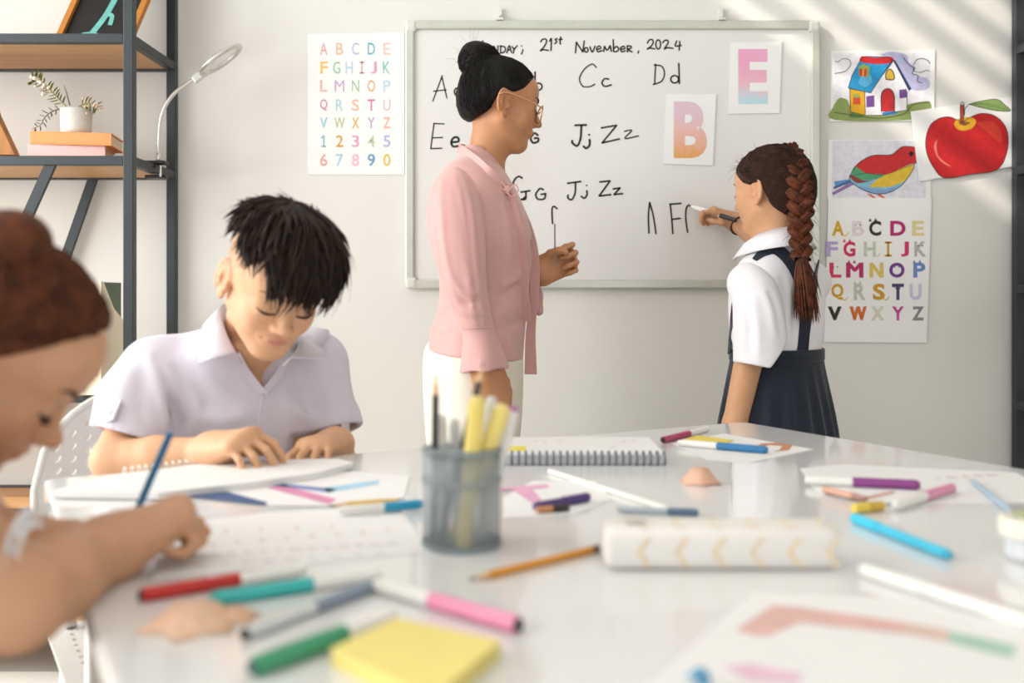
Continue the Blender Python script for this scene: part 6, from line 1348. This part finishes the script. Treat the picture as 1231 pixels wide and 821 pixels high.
# ================================================================== the girl drawing at the left
def left_girl():
    up = V(0, 0, 1); FG = -A_; SG = V(-FG[1], FG[0], 0)
    hd = Head(px(-8, 425, .885), (.72, .20, -.67), (.25, 0, 1), .202)
    TC = hd.C*V(1, 1, 0)-FG*.13-SG*.02
    root = empty('person', TC, 'girl with red-brown hair in a bun bending over her drawing with a blue pencil', 'person')
    elR = px(18, 724, .745); wrR = px(128, 662, .885); shR = TC-SG*.13+up*.93; shL = TC+SG*.13+up*.93
    wrL = tp(-5, 652, .030); elL = TC+SG*.19+FG*.10+up*.79
    B = SDF(V(TC[0]-.22, .42, .56), V(-.26, 1.28, 1.16), .0033)
    hd.into(B, child=True)
    B.chain([hd.T(-.12, 0, -.22), TC+FG*.05+up*1.0, TC+up*.95], [.05, .047, .06], .03)
    B.loft(TC, SG, FG, up, [(.57, 0, 0, .115, .085), (.66, 0, 0, .118, .082), (.82, 0, 0, .132, .086), (.90, 0, .004, .138, .08), (.945, 0, .004, .12, .066), (.98, 0, .01, .06, .05)], .02)
    B.chain([shR, elR], [.038, .036], .012); B.chain([elR, elR*.6+wrR*.4, wrR], [.036, .0345, .027], .012); B.chain([shL, elL, wrL], [.036, .033, .023], .012)
    P_, tips = hand(B, wrR, V(.74, .56, .36), V(-.38, -.25, .88), .142, 1, [(55, 75, 40), (68, 88, 45), (78, 92, 45), (82, 92, 45)], thumb=[(.08, .12, -.04), (.22, .25, -.08), (.38, .26, -.16), (.50, .20, -.20)], wr=.025)
    Q_, tl = hand(B, wrL, V(.93, .25, -.05), V(0, -.2, .98), .136, -1, [(35, 50, 25)]*4, wr=.022)
    G_ = SDF(V(TC[0]-.2, TC[1]-.25, 0), V(TC[0]+.55, TC[1]+.45, .60), .006)
    for s in (-1, 1):
        h0 = TC+SG*.07*s+up*.525; kn = h0+FG*.30; G_.chain([h0, kn, V(kn[0], kn[1], .07)], [.062, .05, .035], .02); G_.cone(V(kn[0], kn[1], .035), V(kn[0], kn[1], .035)+FG*.12, .03, .025, .02)
    G_.build('legs', skin('left_girl_skin'), root, hd.color('cd9c7a'))
    B.build('body', skin('left_girl_skin'), root, hd.color('cd9c7a', 'b8635a', 'cc8468'))
    hd.face_lines(B, MATS['lashes'], root, mat('brow_brown', '5a3a28', .8, noise=.1), thick=.022)
    K = SDF(hd.C-.17, hd.C+.18, .0035); K.ell(hd.T(-.05, 0, .13), np.array((.46, .39, .40))*hd.H, hd.R, .01); K.ell(hd.T(-.27, 0, -.08), np.array((.22, .30, .25))*hd.H, hd.R, .04)
    def cut(F, X, Y, Z):
        q = (X-hd.C[0], Y-hd.C[1], Z-hd.C[2]); l = [(q[0]*hd.R[0, j]+q[1]*hd.R[1, j]+q[2]*hd.R[2, j])/hd.H for j in range(3)]
        gz = np.interp(l[0], [-.6, -.30, -.16, -.10, .06, .16, .30, .45], [-.34, -.32, -.2, .02, .07, .20, .42, .70]); return -smin(-F, -((gz-l[2])*hd.H*.7), .01)
    K.fn(K.lo, K.lo+K.h*K.n, cut); HM = hairmat('redbrown_hair', '6a3a22', '3e2012'); hair = K.build('hair', HM, root)
    bc = px(14, 292, .86); bn = SDF(bc-.08, bc+.08, .0035); bn.ell(bc, (.034, .034, .030), None, .01); bn.ell(bc+V(-.022, .01, .004), (.03, .03, .024), None, .01); bn.ell(bc+V(-.01, 0, -.025), (.03, .03, .03), None, .01); bn.build('hair_bun', HM, root)
    Q0 = []; e0 = hd.L(bc)
    for i in range(700):
        yy = rng.uniform(-1, 1)
        if rng.random() < .6: q0 = np.array([.40-.40*abs(yy)**1.5, .38*yy, .42-.28*abs(yy)**1.3])
        else: q0 = np.array([rng.uniform(-.45, -.08), .38*(1 if yy > 0 else -1)*math.sqrt(abs(yy)), rng.uniform(-.32, .05)])
        e = e0*.8+rng.normal(0, .05, 3); Q0.append([q0*(1-u)+e*u-np.array([-.05, 0, .1]) for u in np.linspace(0, 1, 9)])
    Dw = np.array(Q0) @ hd.R.T; Pw = K.proj(hd.T(-.05, 0, .1), Dw, .17); Pw = Pw+nrm_rows(Dw)*rng.uniform(-.0006, .0016, (len(Q0), 1, 1)); strands('hair_strands', [(P, .0012) for P in Pw], HM, hair)
    # shirt
    LS = cloth('white_cotton', 'e6e2e6', bump=.08); S_ = SDF(V(TC[0]-.26, TC[1]-.30, .48), V(TC[0]+.26, TC[1]+.30, 1.06), .005)
    S_.loft(TC, SG, FG, up, [(.5, 0, 0, .135, .105), (.66, 0, 0, .138, .102), (.80, 0, .004, .148, .104), (.88, 0, .008, .154, .098), (.93, 0, .006, .130, .078), (.965, 0, .006, .085, .062), (.985, 0, .006, .058, .052)], .01)
    for sh, el in ((shR, elR), (shL, elL)):
        d = nrm(el-sh); e = sh+d*.11; S_.cone(sh, e+d*.05, .056, .06, .03); S_.half(e, d, .002, lo=e-.075, hi=e+.075); S_.cone(e-d*.03, e+d*.06, .048, .054, .002, 'd')
    S_.cone(TC+FG*.03+up*.97, TC+FG*.05+up*1.02, .047, .05, .004, 'd'); S_.build('shirt', LS, root)
    Z = SDF(V(TC[0]-.3, TC[1]-.3, .38), V(TC[0]+.45, TC[1]+.4, .62), .006); Z.ell(TC+up*.54, (.14, .14, .085), None, .01)
    for s in (-1, 1): h0 = TC+SG*.07*s+up*.525; Z.cone(h0, h0+FG*.26, .076, .075, .03)
    Z.build('skirt', MATS['navy_twill'], root)
    for s in (-1, 1):
        kn = TC+SG*.07*s+FG*.30; c = V(kn[0], kn[1], 0); Sh = SDF(c-V(.08, .12, 0), c+V(.22, .16, .12), .006); Sh.cone(c+V(0, 0, .035), c+FG*.13+V(0, 0, .028), .038, .032, .02); Sh.half(c+V(0, 0, .002), V(0, 0, -1), .002); Sh.build('shoe', MATS['shoe_black'], root)
    tp_ = px(205, 520, 1.035)
    pencil(tp(151, 646, .002), tp_, '1f6f9c', 'blue hexagonal pencil held upright in the red-haired girl\'s hand', r=.0042, world=True, group='pencils in hands')
    ec = tl[1]+V(.01, 0, 0); MB().box((ec[0], ec[1], TZ+.007), (.034, .02, .013)).build('eraser', plast('ece8e2'), label='small white eraser block at the red-haired girl\'s left hand', cat='eraser', bevel=.003)
left_girl()
